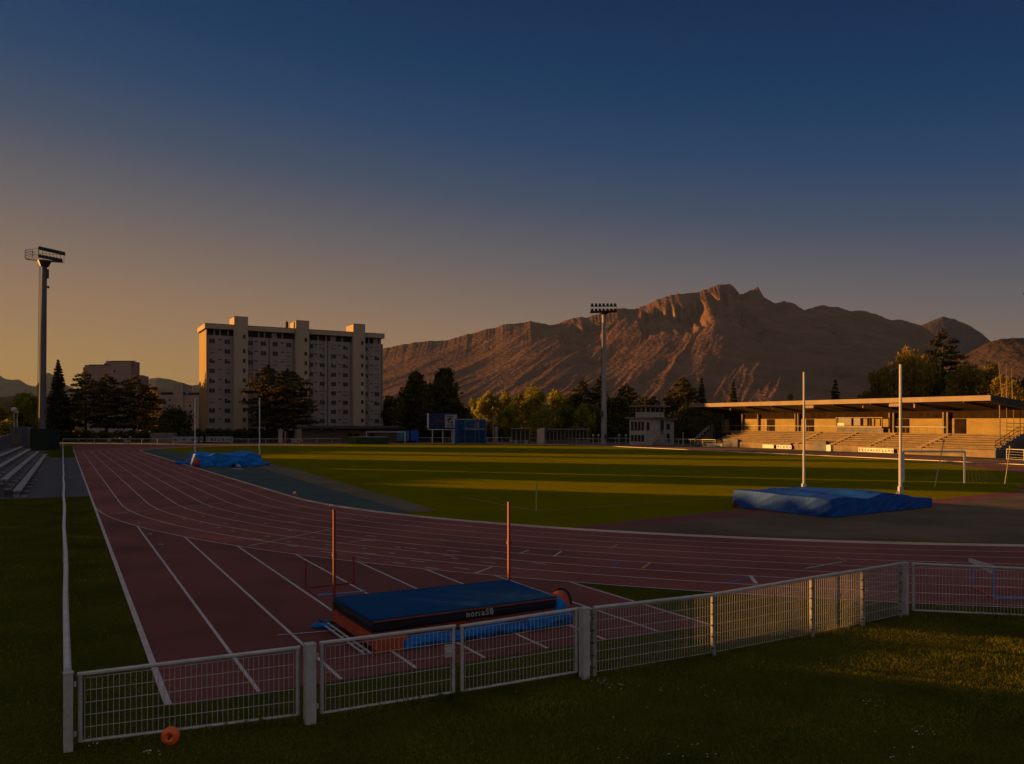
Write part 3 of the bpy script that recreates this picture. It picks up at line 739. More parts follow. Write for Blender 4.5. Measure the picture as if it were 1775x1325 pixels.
for i in range(26):
    z = 3.9 + i * 0.36; ph = i * 2.4; l = 1.75 * (1 - (z - 3.2) / 11.5); b.bar(TX + Vector((0, 0, z)), TX + Vector((l * math.cos(ph), l * math.sin(ph), z - 0.25 * l)), 0.03, 4, 0.006)
b.build('trunk', M['bark'], t)

# unseen leaf belts added at left, shaped to cast the field's shade bands
CA, SA_ = math.cos(SUN_AZ), math.sin(SUN_AZ)
# each belt: s range (across the rays), top height rule by how far its shadow reaches along the field
BELTS = [(-30, 13.3, 46, -40), (13.3, 17.3, 46, 1.6), (17.3, 37.4, None, -24), (37.4, 47.0, None, -1.0), (47.0, 56.2, None, 28), (56.2, 64.7, None, -60), (66.1, 85.2, None, -60), (85.2, 118.0, None, 80), (101.6, 105.0, None, -70), (118, 148.5, None, 6), (169.5, 203, None, 20)]
rs = np.random.RandomState(11); VV = []
tanel = math.tan(SUN_EL)
for (s0, s1, t0, reach) in BELTS:
    s = s0
    while s < s1:
        tt0 = t0 if t0 else 1.62 * s + 28
        h = (tt0 - reach) * tanel
        n = int((520 if s < 20 else 330) * h / 6)
        P = np.zeros((n, 3))
        ss = s + rs.uniform(0, 1.0, n); tv = tt0 + rs.uniform(-1.2, 1.2, n)
        ss = np.minimum(ss, s1)
        P[:, 0] = CA * ss - SA_ * tv; P[:, 1] = SA_ * ss + CA * tv
        top = h * (1 + 0.02 * np.sin(ss * 1.7 + s0) + 0.015 * np.sin(ss * 4.1))
        P[:, 2] = top * rs.uniform(0, 1, n)
        VV.append(P); s += 1.0
P = np.concatenate(VV)
V, Q = leaves(P, 0.62, rs)
tag(np_mesh('shade_belt', V, Q, M['l_brown']), 'unseen leafy belts added beyond the left edge to cast shade on the field', 'shade_belt', kind='stuff')
# ------------------------------------------------------------------ near fence
M['gpost'] = mat('dimmed_post', (0.26, 0.25, 0.24), 0.7, 0.3, 14.0, spec=0.2)  # darker than the galvanised rails so the sunlit posts look less bright
ZT = lambda py, Y: ZA(py, Y)
def wires(b, p, q, z0, z1, z0b=None, z1b=None, sp=0.058, nh=5, r=0.0042, hr=0.0048):
    p, q = Vector((p[0], p[1], 0)), Vector((q[0], q[1], 0)); L = (q - p).length; n = max(2, int(L / sp))
    z0b = z0 if z0b is None else z0b; z1b = z1 if z1b is None else z1b
    for i in range(n + 1):
        t = i / n; a = p.lerp(q, t); b.bar((a.x, a.y, z0 + (z0b - z0) * t), (a.x, a.y, z1 + (z1b - z1) * t), r, 4, cap=False)
    for k in range(nh + 1):
        f = k / nh
        b.bar((p.x, p.y, z0 + (z1 - z0) * f), (q.x, q.y, z0b + (z1b - z0b) * f), hr, 4, cap=False)
def post_h(px, foot, top):
    Y = HC * F / (foot - CY0); return PX(px, Y), ZA(top, Y)
def gate_leaf(name, a, b_, label, group=None, latch=False, sp=0.062):
    pa, ha = post_h(*a); pb, hb = post_h(*b_)
    d = (pb - pa).normalized()
    t = thing(name, pa, label, 'gate', group)
    fr = MB(); lo = 0.07
    fr.bar((pa.x, pa.y, lo), (pa.x, pa.y, ha), 0.026, 8); fr.bar((pb.x, pb.y, lo), (pb.x, pb.y, hb), 0.026, 8)
    fr.bar(Vector((pa.x, pa.y, ha)) - d * 0.03, Vector((pb.x, pb.y, hb)) + d * 0.03, 0.027, 8)
    fr.bar((pa.x, pa.y, lo), (pb.x, pb.y, lo), 0.016, 8)
    fr.build('frame', M['galv'], t, smooth=False)
    w = MB(); wires(w, pa + d * 0.05, pb - d * 0.05, lo + 0.02, ha - 0.05, None, hb - 0.05, sp=sp)
    w.build('wire_mesh', M['galv'], t)
    if latch:
        l_ = MB(); c = Vector((pb.x, pb.y, (lo + hb) * 0.62)); l_.box(c - d * 0.07, (0.13, 0.05, 0.17), math.atan2(d.y, d.x)); l_.bar(c - d * 0.09 - Vector((0, 0.06, 0)), c - d * 0.02 - Vector((0, 0.06, 0)), 0.012, 6)
        l_.build('latch', M['galv'], t)
    return t
gate_leaf('gate', (139, 1296, 1169), (516, 1249, 1123), 'wide mesh gate nearest the left picture corner, orange disc behind it', 'mesh gates of the near fence')
gate_leaf('gate', (558, 1246, 1115), (786, 1209, 1086), 'gate leaf with the lock, left half of the double gate by the mats', 'mesh gates of the near fence', latch=True)
gate_leaf('gate', (801, 1207, 1086), (999, 1173, 1056), 'right half of the double gate in front of the high jump mat', 'mesh gates of the near fence')
gate_leaf('gate', (1583, 1064, 977.5), (1800, 1074, 987), 'mesh gate at the right picture edge with the hurdle behind it', 'mesh gates of the near fence')
def bigpost(px, foot, top, label, w=0.12):
    p, h = post_h(px, foot, top); b = MB(); b.box((p.x, p.y, h / 2 - 0.1), (w, w, h + 0.2), math.radians(31)); b.box((p.x, p.y, h + 0.006), (w + 0.012, w + 0.012, 0.012), math.radians(31))
    b.bar((p.x + w * 0.7, p.y + 0.02, h * 0.82), (p.x + w * 0.7, p.y + 0.02, h * 0.88), 0.018, 6)
    b.bar((p.x + w * 0.7, p.y + 0.02, h * 0.18), (p.x + w * 0.7, p.y + 0.02, h * 0.24), 0.018, 6)
    return tag(b.build('gate_post', M['galv']), label, 'gate post', 'square posts of the near fence')
bigpost(118, 1302, 1167, 'corner post at the bottom left where two fences meet', 0.10)
bigpost(537, 1254, 1117, 'thick square post between the wide gate and the double gate', 0.13)
bigpost(1013, 1176, 1055, 'thick square post at the right end of the double gate')
bigpost(1569, 1067, 976, 'square post at the corner before the last gate', 0.10)
# fixed fence run with four posts
ft = thing('mesh_fence', G(1028, 1171), 'fixed mesh fence run with slim posts, lit by the low sun', 'fence')
runs = [(1029, 1172, 1054), (1236, 1137, 1031), (1407, 1104, 1002), (1495, 1085, 988), (1561, 1070, 977)]
PP = [post_h(*r) for r in runs]
rail = MB()
for i, (p, h) in enumerate(PP):
    b = MB(); b.box((p.x, p.y, h / 2 - 0.1), (0.065, 0.065, h + 0.17), math.radians(30)); b.build('post', M['gpost'], ft)
    for k in range(5):
        cl = MB(); cl.box((p.x - 0.02, p.y - 0.045, 0.14 + k * 0.19), (0.05, 0.03, 0.02), math.radians(30)); cl.build('clip', M['steel'], ft)
for (p, h), (q, k) in zip(PP[:-1], PP[1:]):
    rail.bar((p.x, p.y, h), (q.x, q.y, k), 0.029, 8)
    w = MB(); wires(w, p, q, 0.06, h - 0.04, None, k - 0.04, sp=0.055, nh=6 if p.y < 14 else 6); w.build('wire_mesh', M['galv'], ft)
rail.build('top_rail', M['galv'], ft)
# long fence along the straight
ft = thing('mesh_fence', G(117, 1298), 'long white topped fence seen end on beside the straight track', 'fence')
p0 = G(117, 1298); pe = Vector((-101.7, 185.0, 0)); d = (pe - p0); L = d.length; d.normalize(); nn = Vector((-d.y, d.x, 0))
rail = MB(); pts = []
for i in range(0, 72):
    t = i * 2.6
    if t > L: break
    z = 0.93 + 0.10 * min(1, t / 25)
    wob = 0.016 * math.sin(i * 1.3) * min(1, i / 3)
    pts.append(p0 + d * t + nn * wob + Vector((0, 0, z)))
rail.tube(pts, 0.045, 8); rail.build('top_rail', M['white'], ft)
for p in pts:
    b = MB(); b.box((p.x, p.y, p.z / 2 - 0.03), (0.06, 0.06, p.z), TH + math.pi / 2); b.build('post', M['galv'], ft)
w = MB(); wires(w, pts[0], pts[12], 0.06, 0.9, None, 0.98, sp=0.07, nh=5, r=0.004); w.build('wire_mesh', M['galv'], ft)
w = MB(); wires(w, pts[12], pts[-1], 0.06, 0.98, None, 0.98, sp=0.5, nh=5, r=0.008, hr=0.01); w.build('wire_mesh', M['galv'], ft)

# ------------------------------------------------------------------ fence round the far end
def far_fence(pix, label, h, sp_px=26, name='rail_fence', bars=True):
    pp = [G(x, y) for x, y in pix]
    t = thing(name, pp[0], label, 'fence')
    r_ = MB(); ps = []
    for a, b_ in zip(pp[:-1], pp[1:]):
        n = max(1, int((b_ - a).length / 3.6)); ps += [a.lerp(b_, i / n) for i in range(n)]
        r_.bar(a + Vector((0, 0, h)), b_ + Vector((0, 0, h)), 0.055, 6)
        if bars:
            r_.bar(a + Vector((0, 0, 0.1)), b_ + Vector((0, 0, 0.1)), 0.025, 4)
            for k in range(1, 4): r_.bar(a + Vector((0, 0, h * k / 4)), b_ + Vector((0, 0, h * k / 4)), 0.012, 4)
    ps.append(pp[-1]); r_.build('rail', M['galv'], t)
    for p in ps:
        b = MB(); b.bar(p, p + Vector((0, 0, h)), 0.05, 6); b.build('post', M['galv'], t)
    return t
far_fence([(109, 769.8), (300, 769.6)], 'low far fence behind the end of the straight', 1.25)
far_fence([(400, 769.4), (520, 769)], 'far fence stretch left of the brown slab pillar', 1.2)
far_fence([(524, 768.5), (600, 768)], 'far fence stretch left of the green mat', 1.2)
far_fence([(723, 768), (870, 768), (960, 768.2)], 'far fence stretch passing behind the blue cage', 1.4)
far_fence([(960, 768.2), (1042, 769.5)], 'far fence stretch before the long pavilion', 1.3)
far_fence([(1042, 770), (1120, 771.5), (1240, 775)], 'far fence stretch in front of the timing tower', 1.5)
far_fence([(1745, 797), (1775, 799), (1850, 803)], 'white rail fence at the right edge beyond the track', 1.3)

def box_thing(name, x0, x1, y0, y1, Y, mt, label, cat, depth=1.0, rot=0.0, group=None):
    c = PX((x0 + x1) / 2, Y); zt, zb = ZA(y0, Y), max(0, ZA(y1, Y)); w = (x1 - x0) / F * Y
    b = MB(); b.box((c.x, c.y + depth / 2, (zt + zb) / 2), (w, depth, zt - zb), rot)
    return tag(b.build(name, mt), label, cat, group)
def banner(x0, x1, y0, y1, Y, label, motif, group='advert boards on the far fence'):
    c = PX(x0, Y); t = thing('advert_board', c, label, 'board', group)
    zt, zb = ZA(y0, Y), max(0.08, ZA(y1, Y)); b = MB(); b.wall(PX(x0, Y), PX(x1, Y), zb, zt, 0.06); b.build('panel', M['boardw'], t)
    g = MB(); rr = random.Random(int(x0)); W_ = (x1 - x0) / F * Y
    for i in range(motif):
        u0 = (i + 0.25) / motif; u1 = u0 + rr.uniform(0.25, 0.6) / motif; f0 = rr.uniform(0.2, 0.4); f1 = rr.uniform(0.55, 0.8)
        a, q = PX(x0, Y).lerp(PX(x1, Y), u0), PX(x0, Y).lerp(PX(x1, Y), u1)
        g.wall(a - Vector((0, 0.04, 0)), q - Vector((0, 0.04, 0)), zb + (zt - zb) * f0, zb + (zt - zb) * f1, 0.01)
    g.build('print', M['bluew'] if motif == 3 else M['steel'], t)
    for x in (x0 + 1, x1 - 1):
        b = MB(); p = PX(x, Y + 0.08); b.bar(p, p + Vector((0, 0, zt)), 0.04, 6); b.build('post', M['galv'], t)
banner(298, 343, 757, 767.5, 205, 'long pale board with a bluish print, left vault post before it', 3)
banner(346, 352, 757.5, 767, 205, 'narrow pale strip board beside the bluish print board', 1)
banner(357, 404, 757, 767, 205, 'pale board with dark rows of marks below the big apartment block', 7)
banner(186, 191, 762, 769, 203, 'small pale square on the far fence at the straight', 1)
banner(215, 226, 763, 769.5, 203, 'small dark framed sign on the far fence left of the middle', 2)
banner(892, 896.5, 763, 769, 200, 'left small white panel before the short pavilion', 1)
banner(909, 914, 763, 769, 200, 'right small white panel before the short pavilion', 1)
banner(505, 521, 761, 767.5, 210, 'grey blue panel right of the brown slab pillar', 2)

# hedge, long low wall, brown slabs
def leafbox(name, pts, h, d, mt, label, cat, n, size, seed=1):
    rs = np.random.RandomState(seed); P = []
    for i in range(n):
        k = rs.randint(0, len(pts) - 1); a, b_ = pts[k], pts[k + 1]; u = rs.rand()
        P.append((a[0] + (b_[0] - a[0]) * u, a[1] + (b_[1] - a[1]) * u + rs.uniform(0, d), h * rs.uniform(0, 1) * (1 + 0.12 * math.sin(u * 37 + k))))
    V, Q = leaves(np.array(P), size, rs)
    return tag(np_mesh(name, V, Q, M[mt]), label, cat)
leafbox('hedge', [PX(318, 222), PX(420, 222), PX(505, 224)], 3.4, 3.0, 'l_dark', 'long clipped dark hedge at the foot of the big apartment block', 'hedge', 5200, 0.6)
leafbox('hedge', [PX(66, 228), PX(150, 236), PX(290, 236), PX(318, 230)], 3.0, 3.0, 'l_dark', 'dark undergrowth hedge behind the end of the straight', 'hedge', 6500, 0.6, 2)
leafbox('hedge', [PX(640, 232), PX(800, 232), PX(880, 235)], 3.6, 3.0, 'l_dark', 'dark hedge behind scoreboard and cage', 'hedge', 7000, 0.6, 3)
leafbox('hedge', [PX(1000, 238), PX(1110, 232), PX(1240, 205)], 4.4, 3.0, 'l_dark', 'dark hedge on both sides of the timing tower', 'hedge', 9000, 0.6, 4)
t = thing('low_building', PX(518, 222), 'long low brown building with flat dark roof beneath the big apartment block', 'building')
b = MB(); b.wall(PX(527, 222), PX(690, 222), 0, ZA(743, 222), 5.0); b.build('wall', mat('brown_wall', (0.08, 0.053, 0.042), 0.9, 0.2, 0.4), t)
b = MB(); b.wall(PX(522, 221.4), PX(694, 221.4), ZA(743, 222) + 0.004, ZA(738.5, 222), 7.0); b.build('roof', M['roofd'], t)
for x in (607, 618, 645):
    g = MB(); g.wall(PX(x - 4, 219.4), PX(x + 4, 219.4), 0.1, 2.6, 0.08); g.build('door', M['darkp'], t)
for x in (557, 580):
    g = MB(); p = PX(x, 219.2, ZA(744.5, 222)); g.sphere(p, 0.16, 8, 5); g.build('wall_lamp', mat('lit_lamp', (0.9, 0.7, 0.45)), t)
b = MB(); b.wall(PX(483, 206), PX(489.5, 206), 0, ZA(744.5, 206), 0.5); tag(b.build('slab_pillar', M['conc']), 'wide brown upright slab beside the far fence', 'pillar')
b = MB(); b.wall(PX(493.5, 207), PX(495.5, 207), 0, ZA(748, 207), 0.35); tag(b.build('slab_pillar', M['conc']), 'thin pale post right of the wide brown slab', 'pillar')
b = MB(); b.wall(PX(264, 212), PX(304, 212), 0.3, ZA(751, 212), 2.5); tag(b.build('shelter', M['concd']), 'low grey shelter roof behind the far fence', 'shelter')

# ------------------------------------------------------------------ scoreboard
SB = thing('scoreboard', PX(741, 214), 'blue scoreboard on thin posts with a white poster panel', 'scoreboard')
Y = 214
def frect(b, x0, x1, y0, y1, Y, t=0.08, dy=0.0): b.wall(PX(x0, Y) - Vector((0, dy, 0)), PX(x1, Y) - Vector((0, dy, 0)), ZA(y1, Y), ZA(y0, Y), t)
b = MB(); frect(b, 743.5, 791, 716.5, 744.3, Y, 0.5); b.build('board', M['boardb'], SB)
b = MB(); frect(b, 740.5, 743.3, 716.5, 743, Y, 0.6); frect(b, 742, 792, 744.5, 745.6, Y, 0.6); b.build('frame', M['white'], SB)
b = MB(); frect(b, 771.5, 792.5, 719, 741.5, Y, 0.04, 0.29); b.build('poster', M['boardw'], SB)
b = MB()
frect(b, 775, 786, 721.5, 723, Y, 0.01, 0.33); frect(b, 775, 786, 736.5, 737.4, Y, 0.01, 0.33); frect(b, 775, 786, 738.6, 739.4, Y, 0.01, 0.33)
for (x, y, r) in ((778, 727.2, 0.36), (781.5, 726.4, 0.3), (778.6, 732, 0.26), (783, 732.6, 0.3), (776.5, 728.5, 0.2)):
    p = PX(x, Y, ZA(y, Y)); b.bar(p + Vector((0, -0.335, 0)), p + Vector((0, -0.325, 0)), r, 10)
b.build('emblem', M['navy'], SB)
b = MB(); frect(b, 753, 768, 728, 732, Y, 0.02, 0.27); b.build('lettering', mat('dim_red_print', (0.07, 0.018, 0.03), 0.8), SB)
for x in (749.5, 767.5, 783.5, 786.5):
    b = MB(); b.bar(PX(x, Y), PX(x, Y, ZA(744.8, Y)), 0.13, 8); b.build('leg', M['white'], SB)
# ------------------------------------------------------------------ throwing cage
CG = thing('throwing_cage', PX(788, 198), 'tall blue netted throwing cage right of the scoreboard', 'cage')
netm = bpy.data.materials.new('blue_net'); netm.use_nodes = True; nt = netm.node_tree
pb = nt.nodes['Principled BSDF']; pb.inputs['Base Color'].default_value = (0.006, 0.075, 0.24, 1); pb.inputs['Roughness'].default_value = 0.9
tr = nt.nodes.new('ShaderNodeBsdfTransparent'); mx = nt.nodes.new('ShaderNodeMixShader'); mx.inputs[0].default_value = 0.62
nt.links.new(tr.outputs[0], mx.inputs[1]); nt.links.new(pb.outputs[0], mx.inputs[2]); nt.links.new(mx.outputs[0], nt.nodes['Material Output'].inputs[0])
cage = [(788.5, 197), (792, 203), (806, 206), (824, 206), (831, 204), (842.5, 197)]
for i, ((x0, ya), (x1, yb)) in enumerate(zip(cage[:-1], cage[1:])):
    p, q = PX(x0, ya), PX(x1, yb); zt = ZA(727, 200)
    b = MB(); b.wall(p, q, 0.15, zt, 0.02); b.build('net', netm, CG)
for i in (0, 4):
    (x0, ya), (x1, yb) = cage[i], cage[i + 1]
    b = MB(); b.wall(PX(x0, ya - 0.3), PX(x1, yb - 0.3), 0.15, ZA(727, 200), 0.02); b.build('net', netm, CG)
for (x, y_) in cage:
    b = MB(); b.bar(PX(x, y_), PX(x, y_, ZA(726.5, 200)), 0.10, 6); b.build('pole', M['hbl'], CG)
b = MB(); b.bar(PX(803, 205.5, ZA(744, 205)), PX(842, 197.5, ZA(744.5, 198)), 0.10, 6)
b.tube([PX(x, y_, ZA(726.8, 200)) for x, y_ in cage], 0.07, 6); b.build('crossbar', M['galv'], CG)
# blue cabins, green landing mat, far goal
box_thing('blue_container', 688, 709, 747, 764.5, 212, mat('pale_blue_box', (0.04, 0.11, 0.2), 0.7), 'pale blue container behind the far goal', 'container', 2.0)
box_thing('blue_container', 712, 725, 746.5, 764.5, 212, M['tarp'], 'darker blue container right of the pale one', 'container', 2.0)
t = thing('landing_mat', G(638, 770.5), 'dark green covered landing mat at the far end with pale top', 'mat')
Yg = 199.0
b = MB(); fp = [PX(603, Yg + 5), PX(617, Yg), PX(673, Yg), PX(665, Yg + 7)]
hgt = ZA(758.3, Yg); ff = [(p.x, p.y, 0.05) for p in fp] + [(p.x, p.y, hgt) for p in fp]
b.hexa(ff); b.build('body', M['greenm'], t)
b = MB(); b.hexa([(p.x, p.y, hgt + 0.004) for p in fp] + [(p.x, p.y, hgt + 0.12) for p in fp]); b.build('cover', M['greyt'], t)
b = MB(); b.wall(PX(602.6, Yg + 4.8), PX(616.8, Yg - 0.1), 0.05, hgt - 0.02, 0.06); b.build('side_panel', M['greenl'], t)
def goal(name, a, b_, h, depth, label, r=0.07, net=True, back=(0, 1)):
    t = thing(name, a, label, 'goal'); a, b_ = Vector(a), Vector(b_); bk = Vector((back[0], back[1], 0)) * depth
    m_ = MB(); m_.bar(a, a + Vector((0, 0, h)), r, 8); m_.build('post', M['white'], t)
    m_ = MB(); m_.bar(b_, b_ + Vector((0, 0, h)), r, 8); m_.build('post', M['white'], t)
    m_ = MB(); m_.bar(a + Vector((0, 0, h)), b_ + Vector((0, 0, h)), r, 8); m_.build('crossbar', M['white'], t)
    if net:
        m_ = MB(); c = Vector((0, 0, h)); n = 18
        for e in (a, b_):
            for i in range(9):
                f = i / 8; m_.bar(e + bk * f, e + bk * f * 0.6 + c * (1 - 0.45 * f), 0.004, 3, cap=False)
            for i in range(7):
                m_.bar(e + c * i / 7, e + bk * (1 - 0.4 * i / 7) + c * i / 7 * 0.9, 0.004, 3, cap=False)
        for i in range(n + 1):
            e = a.lerp(b_, i / n); m_.tube([e + c, e + bk * 0.45 + c * 0.92, e + bk], 0.004, 3)
        m_.bar(a + bk, b_ + bk, 0.02, 4)
        m_.build('net', mat('goal_net', (0.16, 0.16, 0.17), 0.9), t)
    return t
goal('football_goal', G(635, 770), G(702, 770.2), 3.0, 2.2, 'white football goal at the far end beside the green mat', 0.08)
# small white pavilions
def pavilion(x0, x1, yt, Y, label, ncol, wallmat, end=None):
    t = thing('pavilion', PX(x0, Y), label, 'building'); zt = ZA(yt, Y)
    b = MB(); b.wall(PX(x0, Y + 2.5), PX(x1, Y + 2.5), 0, zt - 0.25, 2.5); b.build('wall', wallmat, t)
    b = MB(); b.wall(PX(x0 - 2, Y + 1.4), PX(x1 + 2, Y + 1.4), zt - 0.25 + 0.004, zt, 5.5); b.build('roof', M['fascia'], t)
    n = ncol
    for i in range(n):
        x = x0 + (x1 - x0) * (i + 0.5) / n; wd = (x1 - x0) / n * 0.32
        b = MB(); b.wall(PX(x - wd, Y + 1.18), PX(x + wd, Y + 1.18), 0.9, zt - 0.75, 0.06); b.build('window', M['glass'], t)
    for i in range(n + 1):
        x = x0 + (x1 - x0) * i / n
        b = MB(); b.bar(PX(x, Y - 1.1), PX(x, Y - 1.1, zt - 0.25), 0.07, 6); b.build('post', M['conc'], t)
    return t
WP = mat('pavilion_wall', (0.15, 0.12, 0.11), 0.9, 0.15, 0.6)
pavilion(887, 918, 742.5, 214, 'short white framed pavilion under the golden trees', 4, WP)
pavilion(940, 1018, 743.5, 214, 'long low pavilion with a pale roof left of the middle mast', 12, WP)
b = MB(); b.wall(PX(931, 211), PX(943.5, 211), 0, ZA(743.5, 211), 3.0, z1b=ZA(741.5, 211)); tag(b.build('kiosk', mat('kiosk_wall', (0.42, 0.33, 0.27), 0.8)), 'small pale kiosk at the left end of the long pavilion', 'kiosk')
b = MB(); b.wall(PX(854, 226), PX(856, 226), 0, ZA(739, 226), 0.3); tag(b.build('slab_pillar', M['conc']), 'left thin pale pillar right of the cage', 'pillar', 'pale pillars right of the cage')
b = MB(); b.wall(PX(857.5, 227), PX(863, 227), 0, ZA(740, 227), 0.3); tag(b.build('slab_pillar', M['conc']), 'wider pale pillar right of the cage', 'pillar', 'pale pillars right of the cage')
for k, x in enumerate((1028, 1037.5, 1073, 1085, 1094)):
    b = MB(); p = PX(x, 206); b.bar(p, p + Vector((0, 0, ZA(756, 206))), 0.07, 6); b.box(p + Vector((0, 0, ZA(754.5, 206))), (0.5, 0.3, 0.5))
    tag(b.build('bollard_lamp', M['globe']), ('leftmost of the small white lamps left of the middle mast', 'small white lamp just left of the middle mast', 'first small white lamp right of the middle mast', 'second small white lamp right of the middle mast', 'small white lamp against the timing tower')[k], 'lamp', 'small white lamps by the far fence')

# ------------------------------------------------------------------ timing tower
TT = thing('timing_tower', PX(1119, 190), 'two storey white timing tower with a glazed cabin on top', 'tower')
c0 = Vector(PX(1119, 188)); ul = Vector((-0.6, 0.8, 0)); ur = Vector((0.8, 0.6, 0))
LW_, RW_ = 5.2, 10.6
def tbox(b, a0, a1, c0_, c1_, z0, z1, mi=0):
    """a along the right face, c along the left face"""
    P_ = [c0 + ur * a0 + ul * c0_, c0 + ur * a1 + ul * c0_, c0 + ur * a1 + ul * c1_, c0 + ur * a0 + ul * c1_]
    b.hexa([(p.x, p.y, z0) for p in P_] + [(p.x, p.y, z1) for p in P_], mi)
zt = ZA(725.5, 188); TW = mat('tower_white_wall', (0.36, 0.33, 0.32), 0.85, 0.1, 0.6)
b = MB(); tbox(b, 0, RW_ * 0.62, 0, LW_, 0, zt); tbox(b, RW_ * 0.62, RW_, 0.9, LW_, 0, zt - 0.35); b.build('wall', TW, TT)
b = MB(); tbox(b, -0.7, RW_ * 0.62, -0.6, LW_ + 0.8, zt + 0.004, zt + 0.32); tbox(b, RW_ * 0.60, RW_ + 0.5, 0.3, LW_ + 0.3, zt - 0.345, zt - 0.1); b.build('roof', M['fascia'], TT)
zc0, zc1 = zt + 0.32, ZA(705, 188)
b = MB(); tbox(b, 0.4, 6.6, 0.3, 3.6, zc0 + 0.004, zc0 + 1.15); tbox(b, 0.4, 6.6, 0.3, 3.6, zc1 - 0.15, zc1)
for a in (0.5, 2.0, 3.6, 5.1, 6.5): tbox(b, a - 0.09, a + 0.09, 0.3, 0.5, zc0 + 1.15, zc1 - 0.15)
for c in (1.9, 3.5): tbox(b, 0.4, 0.6, c - 0.09, c + 0.09, zc0 + 1.15, zc1 - 0.15)
b.build('cabin', TW, TT)
b = MB(); tbox(b, 0.55, 6.45, 0.45, 3.45, zc0 + 1.154, zc1 - 0.154); b.build('cabin_window', M['glass'], TT)
b = MB(); tbox(b, -0.9, 7.7, -0.7, 4.6, zc1 + 0.004, zc1 + 0.3); b.build('cabin_roof', M['fascia'], TT)
for z0, z1 in ((0.55 * zt, 0.88 * zt), (0.14 * zt, 0.38 * zt)):
    for k in range(4):
        b = MB(); tbox(b, -0.05, -0.003, 0.45 + k * 1.12, 1.3 + k * 1.12, z0, z1); b.build('window', M['glass'], TT)
b = MB(); tbox(b, 0.35, 1.2, -0.05, -0.003, 0.55 * zt, 0.85 * zt); b.build('window', M['glass'], TT)
for z0, z1 in ((0.58 * zt, 0.80 * zt), (0.10 * zt, 0.42 * zt)):
    b = MB(); tbox(b, 8.0, 9.1, 0.85, 0.897, z0, z1); b.build('window', M['glass'], TT)
b = MB(); tbox(b, 4.9, 6.1, -0.05, -0.003, 0.42 * zt, 0.95 * zt); b.build('door', M['band'], TT)
st_ = MB()
for i in range(12):
    f = i / 12; tbox(st_, 0.7 + f * 4.0, 0.7 + (i + 1) / 12 * 4.0, -1.15, -0.1, f * zt * 0.42 - 0.02, f * zt * 0.42 + 0.18)
q0, q1 = c0 + ur * 0.7 - ul * 1.15, c0 + ur * 4.9 - ul * 1.15
for dz in (0.55, 1.0): st_.bar(q0 + Vector((0, 0, dz)), q1 + Vector((0, 0, zt * 0.42 + dz)), 0.06, 5)
for i in range(6):
    q = q0.lerp(q1, i / 5); st_.bar(q + Vector((0, 0, zt * 0.42 * i / 5)), q + Vector((0, 0, zt * 0.42 * i / 5 + 1.0)), 0.05, 5)
st_.build('stairs', TW, TT)
b = MB(); p = PX(1184, 184); b.bar(p, p + Vector((0, 0, ZA(752, 184))), 0.12, 8, 0.05); b.sphere(p + Vector((0, 0, ZA(751, 184))), 0.16, 8, 5)
tag(b.build('bollard_lamp', M['globe']), 'white post lamp right of the timing tower', 'lamp')

# ------------------------------------------------------------------ light masts
def lamp_head(t, c, wid, dirv, rows, ncol, tilt, h, s, plat=None):
    """lamps on two rails; c = centre of the lower rail; dirv along the rails"""
    d = Vector(dirv).normalized(); n = Vector((-d.y, d.x, 0)); fr = MB()
    for k in range(rows):
        z = c[2] + k * h
        a = Vector((c[0], c[1], z)) - d * wid / 2; b_ = Vector((c[0], c[1], z)) + d * wid / 2
        a.z += -tilt * wid / 2; b_.z += tilt * wid / 2
        fr.bar(a, b_, 0.07, 5)
        for i in range(ncol):
            p = a.lerp(b_, (i + 0.5) / ncol) + Vector((0, 0, h * 0.30))
            lm = MB(); ang = math.atan2(d.y, d.x)
            lm.box(p, (s, s * 0.7, s), ang + 0.15 * ((i * 7) % 3 - 1), taper=0.72); lm.bar(p + Vector((0, 0, -s * 0.5)), p + Vector((0, 0, -h * 0.32)), 0.05, 4)
            lm.bar(p - n * s * 0.30 - Vector((0, 0, 0.05)), p - n * s * 0.55 - Vector((0, 0, 0.18)), s * 0.42, 8, s * 0.5)
            lm.build('floodlight', M['steel'], t)
    for i in range(ncol + 1):
        f = i / ncol; a = Vector((c[0], c[1], c[2])) + d * wid * (f - 0.5); a.z += tilt * wid * (f - 0.5)
        fr.bar(a, a + Vector((0, 0, h * (rows - 1))), 0.04, 4)
    return fr
Ym = 150.0
mt_ = thing('light_mast', PX(72.3, Ym), 'tall tapering concrete light mast on the left, lamps seen from the side', 'light mast', 'stadium light masts')
zt = ZA(455, Ym); b = MB(); pb_, ptp = PX(73, Ym), PX(77, Ym)
n = 8
b.bar(PX(72.6, Ym), PX(77, Ym, zt), 0.64, 8, 0.43); b.build('pole', M['maste'], mt_, smooth=False)
b = MB(); a0, a1 = PX(65.2, Ym - 0.2), PX(69.6, Ym - 0.2, zt)
for o in (-0.14, 0.14): b.bar(a0 + Vector((o, 0, 1)), a1 + Vector((o, 0, 0)), 0.035, 4)
for i in range(110):
    q = a0.lerp(a1, (i + 3) / 114); b.bar(q + Vector((-0.14, 0, 0)), q + Vector((0.14, 0, 0)), 0.025, 3, cap=False)
for i in range(45):
    q = a0.lerp(a1, (i + 3) / 49); b.bar(q + Vector((-0.2, 0, 0)), q + Vector((-0.2, 0.45, 0)), 0.02, 3, cap=False)
b.build('ladder', mat('rusty_ladder', (0.20, 0.10, 0.06), 0.7), mt_)
b = MB(); q = PX(82.5, Ym, ZA(475, Ym)); b.box(q, (0.34, 0.3, 1.7)); q = PX(83.5, Ym, ZA(498, Ym)); b.sphere(q, 0.24, 8, 5)
q = PX(80, Ym - 0.6, ZA(714, Ym)); b.box(q, (0.5, 0.3, 0.35)); b.build('junction_box', M['steel'], mt_)
